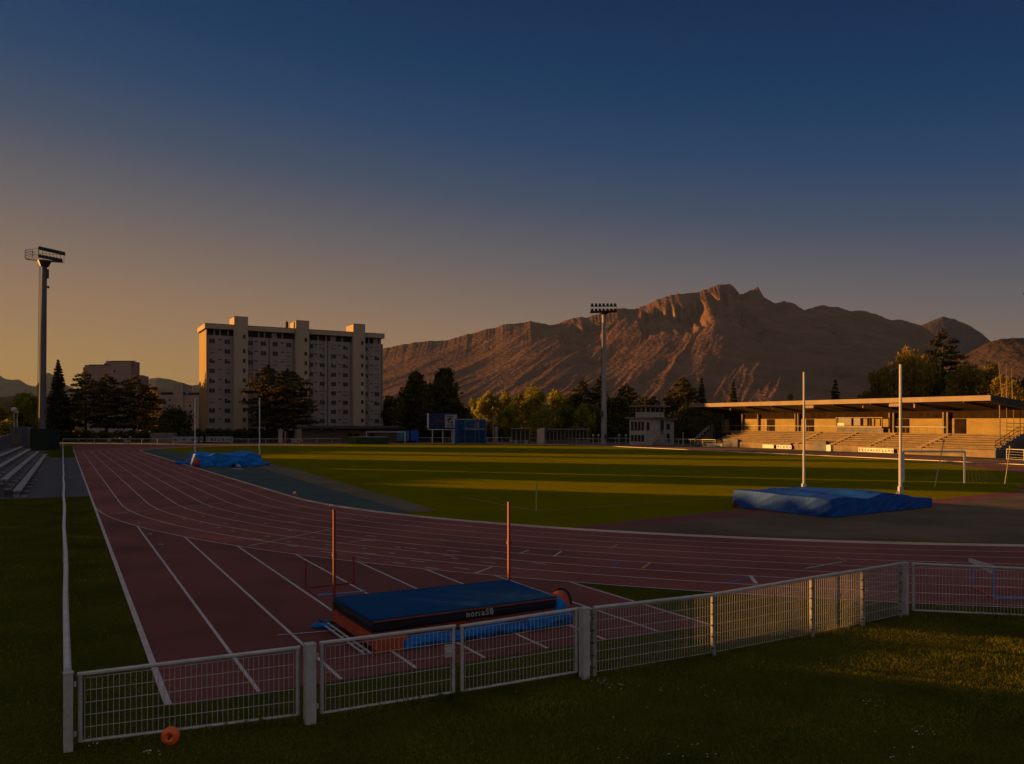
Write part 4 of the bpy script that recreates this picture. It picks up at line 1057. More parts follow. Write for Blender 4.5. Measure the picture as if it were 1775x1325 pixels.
b = MB(); z0 = ZA(452, Ym)
pf = [PX(43, Ym + 0.8, ZA(446.5, Ym)), PX(70, Ym - 1.0, ZA(455, Ym)), PX(107, Ym - 2.5, ZA(459.5, Ym)), PX(109, Ym, ZA(456, Ym)), PX(72, Ym + 2.0, ZA(450, Ym)), PX(46, Ym + 2.4, ZA(446, Ym))]
b.add([p for p in pf] + [p + Vector((0, 0, 0.22)) for p in pf], [tuple(range(5, -1, -1)), tuple(range(6, 12))] + [(i, (i + 1) % 6, 6 + (i + 1) % 6, 6 + i) for i in range(6)])
b.bar(PX(77, Ym, zt - 0.8), PX(77, Ym, zt + 0.3), 0.7, 8, 1.2)
b.build('platform', M['steel'], mt_)
b = MB()
R1 = [PX(43.5, Ym + 0.8, ZA(446, Ym)), PX(56, Ym + 0.1, ZA(446, Ym)), PX(67, Ym - 0.6, ZA(448, Ym))]
for p, yt in zip(R1, (432, 431.8, 432)):
    q = Vector(p); q.z = ZA(yt, Ym); b.bar(p, q, 0.05, 4)
for k in range(3):
    f = (k + 1) / 3
    pts = [Vector((p.x, p.y, p.z + (ZA(yt, Ym) - p.z) * f)) for p, yt in zip(R1, (432, 431.8, 432))]
    b.tube(pts, 0.045, 4)
    pts2 = [pts[0], Vector((pts[0].x + 0.4, Ym + 2.4, pts[0].z)), Vector((PX(66, Ym + 2).x, Ym + 2.2, pts[0].z - 0.9))]
    b.tube(pts2, 0.045, 4)
b.build('railing', M['steel'], mt_)
fr = MB()
for k, (x0, y0, x1, y1, n_) in enumerate(((67.5, 431.5, 113, 445, 9), (67, 445, 109, 456.5, 7))):
    a = PX(x0, Ym - 1.0, ZA(y0 + 3.2, Ym)); c = PX(x1, Ym - 2.6, ZA(y1 + 3.2, Ym)); fr.bar(a, c, 0.06, 5)
    for i in range(n_):
        p = a.lerp(c, (i + 0.4) / n_) + Vector((0, 0, 0.32)); lm = MB(); lm.box(p, (0.58, 0.5, 0.5), 0.4, taper=0.75); lm.bar(p, p + Vector((0.25, -0.45, -0.12)), 0.24, 8, 0.30); lm.bar(p, p + Vector((0, 0, -0.36)), 0.05, 4)
        lm.build('floodlight', M['steel'], mt_)
for i in range(8):
    x = 67.5 + i * 6.2; a = PX(x, Ym - 1.0 - i * 0.2, ZA(434 + i * 1.9, Ym)); fr.bar(a, a - Vector((0, 0, 1.6)), 0.035, 4)
a = PX(66, Ym - 1, ZA(441, Ym)); fr.bar(a, PX(114, Ym - 2.6, ZA(448, Ym)), 0.04, 4)
fr.build('lamp_frame', M['steel'], mt_)
b = MB(); b.box(PX(78, Ym - 2, 1.9), (3.4, 3.4, 3.8)); tag(b.build('equipment_box', mat('dark_green_sheet', (0.012, 0.028, 0.018), 0.8)), 'dark green screened box at the foot of the left mast', 'box')
b = MB(); p = G(72.5, 777); b.bar(Vector((p.x + 0.9, p.y - 2, 0)), Vector((p.x + 0.9, p.y - 2, 2.4)), 0.09, 6); b.box((p.x + 0.9, p.y - 2, 2.55), (0.5, 0.3, 0.3)); tag(b.build('floodlight_pole', M['concd']), 'small grey pole in front of the dark green box', 'pole')

Yr_ = 202.0
mt2 = thing('light_mast', PX(1046.5, Yr_), 'slim pale light mast in the middle with two rows of lamps', 'light mast', 'stadium light masts')
b = MB(); b.bar(PX(1046.5, Yr_), PX(1047, Yr_, ZA(543, Yr_)), 0.78, 10, 0.47); b.build('pole', mat('pale_mast', (0.28, 0.255, 0.26), 0.6, 0.08, 0.5), mt2)
b = MB(); b.bar(PX(1041.5, Yr_ - 0.5, 1.5), PX(1043.5, Yr_ - 0.3, ZA(560, Yr_)), 0.06, 5); q = PX(1043, Yr_ - 0.9, ZA(718, Yr_)); b.box(q, (0.8, 0.5, 1.3)); b.box(PX(1050, Yr_ - 0.8, ZA(757, Yr_)), (0.7, 0.5, 1.1)); b.build('cable_duct', M['steel'], mt2)
fr = lamp_head(mt2, PX(1046.3, Yr_ - 1.2, ZA(541.5, Yr_)), 46 / F * Yr_, (1, 0, 0), 2, 7, 0.005, 8.7 / F * Yr_, 0.70)
fr.bar(PX(1047, Yr_, ZA(546, Yr_)), PX(1047, Yr_, ZA(541.6, Yr_)), 0.45, 8, 1.5)
a = PX(1023.5, Yr_ - 1.2, ZA(542, Yr_)); c = PX(1069, Yr_ - 1.2, ZA(541, Yr_)); fr.bar(a, c, 0.16, 6); fr.bar(a + Vector((0, 1.8, 0)), c + Vector((0, 1.8, 0)), 0.12, 6)
fr.build('lamp_frame', M['steel'], mt2)
# globe lamps on the left
for k, (x, Yl) in enumerate(((24.5, 190), (30, 200))):
    t = thing('street_lamp', PX(x, Yl), ('left one of two globe street lamps behind the left wall', 'right and fainter globe street lamp behind the left wall')[k], 'street lamp', 'globe lamps behind the wall')
    zl = ZA(713 + 4 * k, Yl); b = MB(); b.bar(PX(x, Yl), PX(x, Yl, zl), 0.14, 6, 0.1); b.build('pole', M['globe'], t)
    b = MB(); b.sphere(PX(x, Yl, zl + 0.3), 0.62 - 0.3 * k, 12, 8); b.build('globe', M['globe'], t, smooth=True)
# ------------------------------------------------------------------ big apartment block
def solve(A, e, px, extra=Vector((0, 0, 0))):
    k = (px - CX) / F; P = Vector(A) + extra
    return (k * P.y - P.x) / (e.x - k * e.y)
APT = thing('apartment_block', PX(357.5, 232), 'tall ten storey apartment block with three stair cores and an orange lit gable', 'building')
A0 = PX(357.5, 232); e = Vector((0.871, 0.491, 0)).normalized(); bk = Vector((-e.y, e.x, 0)); AW = 52.9; AD = 12.5
ZTOP = 33.6
def abox(b, s0, s1, d0, d1, z0, z1):
    """s along the front, d depth (negative = in front)"""
    P_ = [A0 + e * s0 + bk * d0, A0 + e * s1 + bk * d0, A0 + e * s1 + bk * d1, A0 + e * s0 + bk * d1]
    b.hexa([(p.x, p.y, z0) for p in P_] + [(p.x, p.y, z1) for p in P_])
b = MB(); abox(b, 0.25, AW, 0, AD, 0, ZTOP - 3.1); b.build('wall', M['aptw'], APT)
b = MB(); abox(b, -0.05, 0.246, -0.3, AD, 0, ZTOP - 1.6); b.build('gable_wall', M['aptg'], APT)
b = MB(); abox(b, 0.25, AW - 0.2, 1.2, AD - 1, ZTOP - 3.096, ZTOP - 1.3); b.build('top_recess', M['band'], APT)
b = MB(); abox(b, -0.5, AW + 0.3, -0.7, AD + 0.3, ZTOP - 1.296, ZTOP); b.build('roof_parapet', M['aptc'], APT)
b = MB(); abox(b, -0.55, AW + 0.35, -0.75, AD + 0.35, ZTOP + 0.004, ZTOP + 0.15); b.build('roof_coping', mat('rusty_coping', (0.18, 0.09, 0.06), 0.8), APT)
cores = []
for (x0, x1, yt) in ((406, 430, 549), (513, 536, 556), (612.5, 633, 562)):
    ex = bk * -1.6
    s0, s1 = solve(A0, e, x0, ex), solve(A0, e, x1, ex); cores.append((s0, s1))
    p = A0 + e * s0 + ex; zz = ZA(yt, p.y)
    b = MB(); abox(b, s0, s1, -1.6, -0.004, 0, zz); abox(b, s0, s1, 0.0, 5.5, ZTOP + 0.16, zz); b.build('stair_core', M['aptc'], APT)
    b = MB(); abox(b, s0 - 0.05, s1 + 0.05, -1.65, 5.55, zz + 0.004, zz + 0.14); b.build('roof_coping', M['band'], APT)
b = MB(); s = solve(A0, e, 500.5); abox(b, s - 0.35, s + 0.35, 2, 2.7, ZTOP + 0.15, ZTOP + 2.4); b.build('chimney', M['band'], APT)
# pillars and panels in the dark recess band
b = MB()
for x in (372, 382, 396, 449, 459, 477, 490, 552, 566, 578, 594, 640, 651, 659):
    s = solve(A0, e, x); b = MB(); abox(b, s - 0.18, s + 0.18, 0.3, 0.9, ZTOP - 3.09, ZTOP - 1.3); b.build('recess_pillar', M['aptw'], APT)
for x in (476, 578, 652):
    s = solve(A0, e, x); b = MB(); abox(b, s - 0.8, s + 0.8, 0.4, 0.8, ZTOP - 3.09, ZTOP - 1.3); b.build('recess_panel', M['aptw'], APT)

b = MB()
for x in (466.5, 568):
    s = solve(A0, e, x); b = MB(); abox(b, s - 0.12, s + 0.12, -0.06, -0.003, 0, ZTOP - 3.1); b.build('facade_joint', M['band'], APT)
for x in (437, 508, 537, 560, 608, 638, 661): 
    s = solve(A0, e, x); b = MB(); abox(b, s - 0.07, s + 0.07, -0.05, -0.003, 0, ZTOP - 3.1); b.build('facade_joint', M['band'], APT)
rr = random.Random(8)
SH = 2.83
cols = [(367.5, 'w'), (381.5, 's'), (394, 'w'), (434, 'w'), (444, 's'), (456.5, 'w'), (477, 'w'), (489.5, 's'), (500.5, 'w'),
        (538.5, 'w'), (547.5, 's'), (558.5, 'w'), (578, 'w'), (588.5, 's'), (598.5, 'w'), (636, 'n'), (644, 's'), (653.3, 'w')]
wf = MB(); 
for x, kd in cols:
    s = solve(A0, e, x)
    for fl in range(10):
        zc = ZTOP - 4.75 - fl * SH
        if zc < 1.0: continue
        if kd == 's':
            g = MB(); abox(g, s - 0.42, s + 0.42, -0.03, -0.003, zc + 0.25, zc + 0.58); g.build('window', M['glass'], APT)
        else:
            w_ = 0.80 if kd == 'w' else 0.4
            r_ = rr.random()
            g = MB(); abox(g, s - w_, s + w_, -0.06, -0.003, zc - 0.7, zc + 0.62); fo = g.build('window', M['shut'] if r_ < 0.8 else M['aptw'], APT)
            if r_ < 0.74:
                g = MB(); abox(g, s - w_ + 0.06, s - 0.03, -0.09, -0.063, zc - 0.64, zc + 0.56); abox(g, s + 0.03, s + w_ - 0.06, -0.09, -0.063, zc - 0.64, zc + (0.56 if r_ > 0.2 else 0.1)); 
            elif x == 367.5 and fl in (7,):
                g = MB(); abox(g, s - w_, s + w_, -0.09, -0.063, zc - 0.6, zc + 0.5)
                g.build('pane', M['bluew'], fo); continue
            else:
                g = MB(); abox(g, s - w_ + 0.06, s + w_ - 0.06, -0.09, -0.063, zc + 0.42, zc + 0.55); abox(g, s - w_ + 0.06, s + w_ - 0.06, -0.09, -0.063, zc - 0.65, zc - 0.5)
            g.build('pane', M['glass'], fo)
for (s0, s1), x in zip(cores, (423.3, 530, 628)):
    s = solve(A0, e, x, bk * -1.6)
    for fl in range(11):
        zc = ZTOP - 3.2 - fl * SH - (1.3 if fl else 0)
        if zc < 1.5: continue
        g = MB(); abox(g, s - 0.38, s + 0.38, -1.66, -1.603, zc - 0.62, zc + 0.5); g.build('window', M['glass'], APT)

# ------------------------------------------------------------------ other blocks
def face_block(name, x0, x1, y0, Y, D, mt, parent):
    b = MB(); b.wall(PX(x0, Y + D / 2), PX(x1, Y + D / 2), 0, ZA(y0, Y), D); return b.build(name, mt, parent)
BW = mat('pinkish_block_wall', (0.27, 0.185, 0.165), 0.9, 0.08, 0.2)
t = thing('apartment_block', PX(155, 420), 'grey stepped block rising behind the cedars on the left', 'building')
Y = 420
b = MB(); b.wall(PX(155.5, Y + 5), PX(192, Y + 5), 0, ZA(633, Y), 10, z1b=ZA(632.2, Y)); b.wall(PX(192.01, Y + 5.0), PX(234.5, Y + 5.0), 0, ZA(626, Y), 10.1); b.wall(PX(234.51, Y + 5), PX(250.5, Y + 5), 0, ZA(651, Y), 9.6); b.build('wall', BW, t)
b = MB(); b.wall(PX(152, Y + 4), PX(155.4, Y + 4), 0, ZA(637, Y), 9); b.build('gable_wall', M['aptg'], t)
b = MB(); b.wall(PX(182, Y + 5), PX(186, Y + 5), ZA(632.9, Y), ZA(628.5, Y), 1.5); b.wall(PX(184.2, Y + 5), PX(185.4, Y + 5), ZA(628.5, Y), ZA(624.8, Y), 0.4); b.build('chimney', M['band'], t)
b = MB(); b.wall(PX(192, Y), PX(234.8, Y), ZA(626.8, Y), ZA(625.7, Y), 0.5); b.wall(PX(155, Y), PX(191.9, Y), ZA(633.2, Y), ZA(632.2, Y), 0.5); b.wall(PX(234.9, Y), PX(250.8, Y), ZA(651.6, Y), ZA(650.8, Y), 0.5); b.build('coping', M['band'], t)
g = MB(); g.wall(PX(196.6, Y - 0.05), PX(200, Y - 0.05), ZA(646, Y), ZA(642, Y), 0.06); g.build('window', M['band'], t)
g = MB(); g.wall(PX(160, Y - 0.05), PX(240, Y - 0.05), 3, 6.5, 0.06); g.build('window', M['shut'], t)
LWm = mat('pale_block_wall', (0.30, 0.225, 0.205), 0.9, 0.08, 0.2)
t = thing('apartment_block', PX(272, 360), 'lower apartment block with a core tower left of the big one', 'building')
Y = 360
b = MB(); b.wall(PX(277.5, Y + 5), PX(308, Y + 5), 0, ZA(679, Y), 10); b.wall(PX(308.01, Y + 4), PX(325, Y + 4), 0, ZA(666.5, Y), 10); b.wall(PX(325.01, Y + 5), PX(352, Y + 5), 0, ZA(680, Y), 10); b.build('wall', LWm, t)
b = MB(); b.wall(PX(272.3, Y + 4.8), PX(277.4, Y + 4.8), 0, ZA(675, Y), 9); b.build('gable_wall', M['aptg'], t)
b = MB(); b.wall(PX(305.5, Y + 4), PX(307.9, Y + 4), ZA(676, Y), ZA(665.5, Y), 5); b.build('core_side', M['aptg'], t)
b = MB(); b.wall(PX(277.6, Y), PX(308, Y), ZA(677.5, Y), ZA(674.6, Y), 0.8); b.build('parapet', LWm, t); b = MB(); b.wall(PX(325.1, Y), PX(352, Y), ZA(678, Y), ZA(675.3, Y), 0.8); b.build('parapet', LWm, t)
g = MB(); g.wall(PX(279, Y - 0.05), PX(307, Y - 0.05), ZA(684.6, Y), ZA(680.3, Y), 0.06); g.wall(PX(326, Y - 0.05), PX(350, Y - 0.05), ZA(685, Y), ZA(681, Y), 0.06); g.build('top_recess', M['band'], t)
for x in (284.5, 294, 303, 329.5, 338, 347):
    for k in range(6):
        y = 693.5 + k * 10
        g = MB(); g.wall(PX(x - 1.5, Y - 0.05), PX(x + 1.5, Y - 0.05), ZA(y + 2.2, Y), ZA(y - 1.6, Y), 0.06); g.build('window', M['glass'] if (x + k) % 2 < 1.2 else M['shut'], t)
g = MB(); g.wall(PX(317, Y - 1.06), PX(322, Y - 1.06), ZA(684, Y), ZA(680.5, Y), 0.06); g.build('window', M['glass'], t)
tree('broad', 1124, 688, 46, 246, 'l_dark', 'dark tree rising right behind the cabin of the timing tower', 2200, 0.5, group=G1)
# ------------------------------------------------------------------ grandstand
SA, SB_ = Vector((46.4, 167.5, 0)), Vector((63.06, 106.9, 0))
se = (SB_ - SA); SL = se.length; se.normalize(); sn = Vector((-se.y, se.x, 0))   # sn: towards the back
if sn.x < 0: sn = -sn
def sa(px, b_=0.0): return solve(SA, se, px, sn * b_)
def sc(a): return 1 + 0.12 * (1 - a / SL)
def SP(a, b_, z): p = SA + se * a + sn * b_; return Vector((p.x, p.y, z * sc(a)))
def sbox(m_, a0, a1, b0, b1, z0, z1, z0b=None, z1b=None):
    """z at the front edge, z..b at the back edge"""
    z0b = z0 if z0b is None else z0b; z1b = z1 if z1b is None else z1b
    m_.hexa([SP(a0, b0, z0), SP(a1, b0, z0), SP(a1, b1, z0b), SP(a0, b1, z0b), SP(a0, b0, z1), SP(a1, b0, z1), SP(a1, b1, z1b), SP(a0, b1, z1b)])
GS = thing('grandstand', SP(SL / 2, 0, 0), 'long concrete grandstand with cantilevered roof and ochre back wall', 'grandstand')
aL, aR = sa(1232, 0.0), SL
NST = 7
b = MB(); H0s, H1s, B0, B1 = 0.95, 3.0, 0.35, 4.5
aisles = [sa(1345, 1), sa(1455, 1), sa(1520, 1), sa(1608, 1)]
for i in range(NST):
    z = H0s + (H1s - H0s) * (i + 1) / NST; y0 = B0 + (B1 - B0) * i / NST; y1 = B0 + (B1 - B0) * (i + 1) / NST
    l0 = aL + i * 1.0
    sbox(b, l0, aR, y0, y1, 0.0, z - 0.02)
    sbox(b, l0, aR, y0 - 0.10, y0 + 0.30, z - 0.018, z + 0.045)
b.build('terrace_steps', M['stand'], GS)
for x in (1520, 1608, 1395, 1455):
    g = MB(); a = sa(x, 2.0)
    for i in range(NST * 2):
        f = (i + 1) / (NST * 2); yy = B0 - 0.3 + (B1 - B0) * i / (NST * 2)
        sbox(g, a + i * 0.10, a + 1.1 + i * 0.10, yy - 0.12, yy + 0.3, 0.3, H0s + (H1s - H0s) * f + 0.05)
    g.build('stairway', M['stand'], GS)
b = MB(); sbox(b, sa(1281), aR, 0, 0.25, 0, 1.0); sbox(b, aL, sa(1278), 0.0, 0.25, 0, 0.55); b.build('front_wall', M['stand'], GS)
b = MB(); sbox(b, aR + 0.004, aR + 0.25, 0, 0.6, 0, 1.1)
for i in range(NST):
    z = H0s + (H1s - H0s) * (i + 1) / NST; y0 = B0 + (B1 - B0) * i / NST
    sbox(b, aR + 0.004, aR + 0.25, y0 + (0.26 if i == 0 else 0.004), B0 + (B1 - B0) * (i + 1) / NST, 0, z + 0.12)
sbox(b, aR + 0.004, aR + 0.25, B1 + 0.01, 9.0, 0, 3.15)
b.build('end_wall', mat('dark_end_wall', (0.13, 0.12, 0.13), 0.9, 0.2, 0.5), GS)
aW0 = sa(1256, 5.0)
b = MB(); sbox(b, aW0, aR, 4.9, 5.15, 3.0, 5.2); b.build('back_wall', M['ochre'], GS)
b = MB(); sbox(b, aW0, aR, 4.4, 9.0, 2.6, 2.98); b.build('gangway', M['stand'], GS)
b = MB(); sbox(b, aW0, aR, 4.95, 5.1, 5.204, 6.3); b.build('louvre_band', M['darkp'], GS)
b = MB(); sbox(b, aW0, aR + 0.2, 5.2, 9.0, 3.0, 6.3); b.build('rear_rooms', M['concd'], GS)
for i in range(64):
    pass
lv = MB()
for i in range(90):
    a = aW0 + (aR - aW0) * (i + 0.5) / 90; sbox(lv, a - 0.05, a + 0.05, 4.84, 4.946, 5.25, 6.0)

for k in range(NST):
    z = H0s + (H1s - H0s) * k / NST; y0 = B0 + (B1 - B0) * k / NST; g = MB(); sbox(g, aL + k + 0.3, aR - 0.3, y0 - 0.012, y0 - 0.002, z + 0.03, z + (H1s - H0s) / NST - 0.14); g.build('riser_strip', M['soffit'], GS)  # dark brown strip on each riser, drawn so the steps show
for (x0, x1) in ((1264.5, 1284.5), (1330, 1343), (1398, 1411), (1556, 1576), (1655, 1674.5)):
    g = MB(); sbox(g, sa(x0, 4.9), sa(x1, 4.9), 4.80, 4.896, 3.0, 5.15); g.build('doorway', M['darkp'], GS)
for x in (1253, 1287, 1314.5, 1379, 1384, 1542.5, 1549.5, 1636, 1643):
    a = sa(x, 4.6); g = MB(); sbox(g, a - 0.16, a + 0.16, 4.45, 4.79, 3.0, 6.1); g.build('column', M['stand'], GS)
rf = MB(); aF0, aF1 = sa(1195, -0.5), sa(1716.4, -0.5)
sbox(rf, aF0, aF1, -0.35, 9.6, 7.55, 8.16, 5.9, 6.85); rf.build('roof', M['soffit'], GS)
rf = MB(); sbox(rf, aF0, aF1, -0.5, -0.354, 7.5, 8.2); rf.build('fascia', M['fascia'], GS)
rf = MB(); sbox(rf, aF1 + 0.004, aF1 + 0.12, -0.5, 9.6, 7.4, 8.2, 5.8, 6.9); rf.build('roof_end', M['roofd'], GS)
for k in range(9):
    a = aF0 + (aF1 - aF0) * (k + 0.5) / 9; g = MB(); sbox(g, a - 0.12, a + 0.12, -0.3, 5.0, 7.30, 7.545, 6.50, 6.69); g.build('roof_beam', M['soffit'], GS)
for (x, b_, y0) in ((1733, 1.4, 0.9), (1745, 3.0, 2.0), (1757, 4.3, 2.9)):
    a = sa(x, b_); g = MB(); g.bar(SP(a, b_, y0), SP(a, b_, 7.2 - b_ * 0.2), 0.09 if b_ < 2 else 0.05, 6); g.build('roof_prop', M['fascia'], GS)
# end railing
g = MB()
for z in (0.5, 1.0):
    g.bar(SP(aR - 0.4, 0.6, 1.1 + z), SP(aR - 0.4, 4.4, 3.0 + z), 0.045, 5)
for k in range(6):
    f = k / 5; g.bar(SP(aR - 0.4, 0.6 + 3.8 * f, 1.1 + 1.9 * f), SP(aR - 0.4, 0.6 + 3.8 * f, 2.1 + 1.9 * f), 0.04, 5)
for z in (3.6, 4.1, 4.6): g.bar(SP(aR - 3.2, 4.3, z), SP(aR, 4.3, z), 0.045, 5)
g.build('railing', M['steel'], GS)
# gangway handrail in front of the back wall
g = MB(); g.bar(SP(aW0, 4.35, 3.95), SP(sa(1450, 4.35), 4.35, 3.95), 0.03, 5); g.bar(SP(sa(1552, 4.35), 4.35, 3.95), SP(sa(1640, 4.35), 4.35, 3.95), 0.03, 5)
for x in range(1262, 1640, 14):
    if 1450 < x < 1552: continue
    a = sa(x, 4.35); g.bar(SP(a, 4.35, 3.0), SP(a, 4.35, 3.95), 0.02, 4)
g.build('handrail', M['galv'], GS)
# low rail on the front wall
g = MB(); 
for z in (1.35, 1.65): g.bar(SP(sa(1285), 0.12, z), SP(aR, 0.12, z), 0.03, 4)
for k in range(22): a = sa(1285) + (aR - sa(1285)) * k / 21; g.bar(SP(a, 0.12, 1.0), SP(a, 0.12, 1.65), 0.03, 4)
g.build('front_rail', M['stand'], GS)
# press box
PB = MB(); a0, a1 = sa(1452, 4.0), sa(1533, 4.0)
sbox(PB, a0, a1, 3.5, 3.75, 3.75, 4.05); sbox(PB, a0, a1, 3.6, 3.7, 5.3, 5.42)
for f in (0, 0.345, 0.54, 0.985): a = a0 + (a1 - a0) * f; sbox(PB, a, a + 0.14, 3.55, 3.7, 4.054, 5.3)
PBo = PB.build('press_box', M['fascia'], GS)
g = MB(); sbox(g, a0 + 0.1, a0 + (a1 - a0) * 0.32, 3.85, 3.9, 4.1, 5.3); sbox(g, a0 + (a1 - a0) * 0.37, a0 + (a1 - a0) * 0.53, 3.85, 3.9, 4.1, 5.3); g.build('window', M['glass'], PBo)
g = MB(); sbox(g, a0 + 0.2, a0 + (a1 - a0) * 0.18, 3.76, 3.84, 4.1, 4.5); g.build('notice', M['kerbw'], PBo)
g = MB(); sbox(g, a0 + 0.1, a1 - 0.1, 3.86, 3.95, 3.0, 3.75); g.build('lower_panel', M['concd'], PBo)
g = MB(); sbox(g, a0 + (a1 - a0) * 0.58, a0 + (a1 - a0) * 0.66, 3.9, 4.4, 4.1, 5.2); g.build('frame', M['ochre'], PBo); g = MB(); sbox(g, a0 + (a1 - a0) * 0.76, a0 + (a1 - a0) * 0.80, 3.9, 4.0, 4.1, 5.2); g.build('frame', M['ochre'], PBo)
# hanging lamps and sign boxes under the roof edge
for x, s_ in ((1267, 0.42), (1340, 0.22), (1409, 0.3), (1497, 0.34), (1587, 0.5)):
    a = sa(x, 0.6); g = MB(); p = SP(a, 0.6, 7.0); g.box(p, (s_ * 0.8, s_ * 0.8, s_)); g.bar(p, p + Vector((0, 0, 0.55)), 0.03, 4); g.build('hanging_lamp', M['fascia'], GS)
for x0, x1 in ((1396, 1410), (1541, 1560)):
    a, c = sa(x0, -0.2), sa(x1, -0.2); g = MB(); sbox(g, a, c, -0.2, -0.1, 6.95, 7.4); go = g.build('speaker_box', M['fascia'], GS)
    g = MB()
    for k in range(4):
        q = SP(a + (c - a) * (k + 0.5) / 4, -0.24, 7.17); g.bar(q, q + sn * 0.035, 0.14 if k != 2 else 0.05, 10)
    g.build('speaker', M['steel'], go)
# end stairs on the left
g = MB()
q0, q1 = SP(sa(1207, 1), 1.0, 0.3), SP(sa(1233, 4.4), 4.4, 3.0)
for i in range(10):
    q = q0.lerp(q1, (i + 0.5) / 10); g.box((q.x, q.y, q.z / 2), (0.7, 1.4, q.z))
g.build('end_stairs', M['stand'], GS)
g = MB()
for dz in (0.7, 1.1): g.bar(q0 + Vector((-0.5, 0, dz)), q1 + Vector((-0.5, 0, dz)), 0.06, 5)
for i in range(6): q = q0.lerp(q1, i / 5); g.bar(q + Vector((-0.5, 0, 0)), q + Vector((-0.5, 0, 1.1)), 0.05, 5)
g.build('stair_rail', M['alu'], GS)
g = MB(); a = sa(1234.5, 4.4); sbox(g, a - 0.2, a + 0.25, 4.2, 4.7, 2.6, 4.3); g.build('pier', M['stand'], GS)
# boards in front of the stand
for k, (x0, x1, z0, z1, mo) in enumerate(((1226, 1252, 0.05, 0.55, 0), (1322, 1341, 0.1, 0.7, 0), (1346, 1372, 0.1, 0.7, 5), (1488, 1549, 0.1, 0.75, 12))):
    a, c = sa(x0, -0.4), sa(x1, -0.4); t = thing('advert_board', SP(a, -0.4, 0), ('pale board at the left foot of the grandstand', 'pale green board left of the dark hut on the front wall', 'pale board with dark bars low on the front wall', 'longest white board with dark lettering before the stand')[k], 'board', 'boards before the grandstand')
    g = MB(); sbox(g, a, c, -0.42, -0.36, z0, z1); g.build('panel', M['kerbw'], t)
    if mo:
        g = MB(); r_ = random.Random(k)
        for i in range(mo):
            f = (i + 0.3) / mo; sbox(g, a + (c - a) * f, a + (c - a) * (f + r_.uniform(0.3, 0.6) / mo), -0.44, -0.425, z0 + 0.15 * (z1 - z0) + r_.random() * 0.1, z1 - 0.15 * (z1 - z0) - r_.random() * 0.12)
        g.build('print', M['steel'], t)
for k, (x0, x1, zz) in enumerate(((1410, 1432, 1.5), (1432.5, 1440, 1.0), (1352, 1371, 1.1), (1254, 1279, 1.4))):
    a, c = sa(x0, -0.3), sa(x1, -0.3); g = MB(); sbox(g, a, c, -0.35, -0.02 if k else -0.02, 0.0, zz)
    if k in (0, 3): sbox(g, a - 0.1, c + 0.1, -0.45, -0.02, zz + 0.004, zz + 0.1)
    tag(g.build('dugout', M['concd'] if k != 1 else M['kerbw']), ('dark dugout hut at the middle front of the grandstand', 'pale block beside the dark dugout hut', 'low dark dugout left of the hut before the stand', 'dark recessed dugout near the left end of the stand')[k], 'dugout')
g = MB(); p = SP(SL + 7, 6.5, 0); g.box((p.x + 1, p.y, 1.5), (10, 9, 3.0), math.atan2(se.y, se.x)); tag(g.build('shed', mat('dark_shed', (0.06, 0.06, 0.07), 0.9)), 'dark low shed right of the grandstand end', 'shed')

# ------------------------------------------------------------------ left stand with benches
LS = thing('bench_terrace', UV(-2.3, 60), 'low concrete terrace with long plank benches on the left', 'terrace')
vN, vF = 53.0, 128.0
b = MB()
for k, (u0, u1, z) in enumerate(((-3.7, -2.75, 0.30), (-4.7, -3.7, 0.62), (-5.7, -4.7, 0.95), (-6.6, -5.7, 1.28))):
    v0 = vN + 2 + k * 0.5; P_ = [UV(u0, v0), UV(u1, v0), UV(u1, vF), UV(u0, vF)]
    P_ = [UV(u1, v0), UV(u1, vF), UV(u0, vF), UV(u0, v0)]
    b.hexa([(p.x, p.y, 0.0) for p in P_] + [(p.x, p.y, z) for p in P_])
b.build('steps', M['concd'], LS)
for k, (u, z) in enumerate(((-2.35, 0.42), (-3.25, 0.78), (-4.2, 1.12), (-5.1, 1.45))):
    gaps = [(vN - 0.6 + k, 62), (62.3, 80), (80.3, 103), (103.3, 127)]
    for (v0, v1) in gaps:
        g = MB(); P_ = [UV(u + 0.2, v0), UV(u + 0.2, v1), UV(u - 0.2, v1), UV(u - 0.2, v0)]
        g.hexa([(p.x, p.y, z - 0.06) for p in P_] + [(p.x, p.y, z) for p in P_]); g.build('bench_plank', M['plank'], LS)
    v = vN - 0.3 + k
    while v < 127:
        g = MB()
        P_ = [UV(u + 0.12, v), UV(u + 0.12, v + 0.14), UV(u - 0.16, v + 0.14), UV(u - 0.16, v)]
        g.hexa([(p.x, p.y, 0) for p in P_] + [(p.x, p.y, z - 0.062) for p in P_])
        P_ = [UV(u + 0.48, v), UV(u + 0.48, v + 0.22), UV(u + 0.16, v + 0.22), UV(u + 0.16, v)]
        zz = max(0.05, z - 0.30) ; g.hexa([(p.x, p.y, max(0, zz - 0.10)) for p in P_] + [(p.x, p.y, zz) for p in P_])
        v += 4.2; g.build('bench_support', M['plank'], LS)
b = MB(); P_ = [UV(-5.4, vN + 0.6), UV(-3.0, vN + 0.6), UV(-3.0, vN + 1.9), UV(-5.4, vN + 1.9)]
b.hexa([(p.x, p.y, 0) for p in P_] + [(p.x, p.y, 0.95) for p in P_]); b.build('end_block', M['concd'], LS)
b = MB(); b.wall(UV(-6.7, 50), UV(-6.7, 132), 0, 2.35, 0.25, z1b=2.95); b.wall(UV(-6.7, 50), UV(-6.7, 132), 2.354, 2.45, 0.36, z1b=3.05)
tag(b.build('boundary_wall', M['concd']), 'grey concrete wall behind the bench terrace', 'wall')
b = MB(); b.wall(PX(27, 166), PX(48, 166), 0, ZA(740, 166), 4.0); a, c = PX(48.1, 164.1), PX(66, 160); b.wall(a, c, 0, ZA(740, 164), 0.3, z1b=1.6)
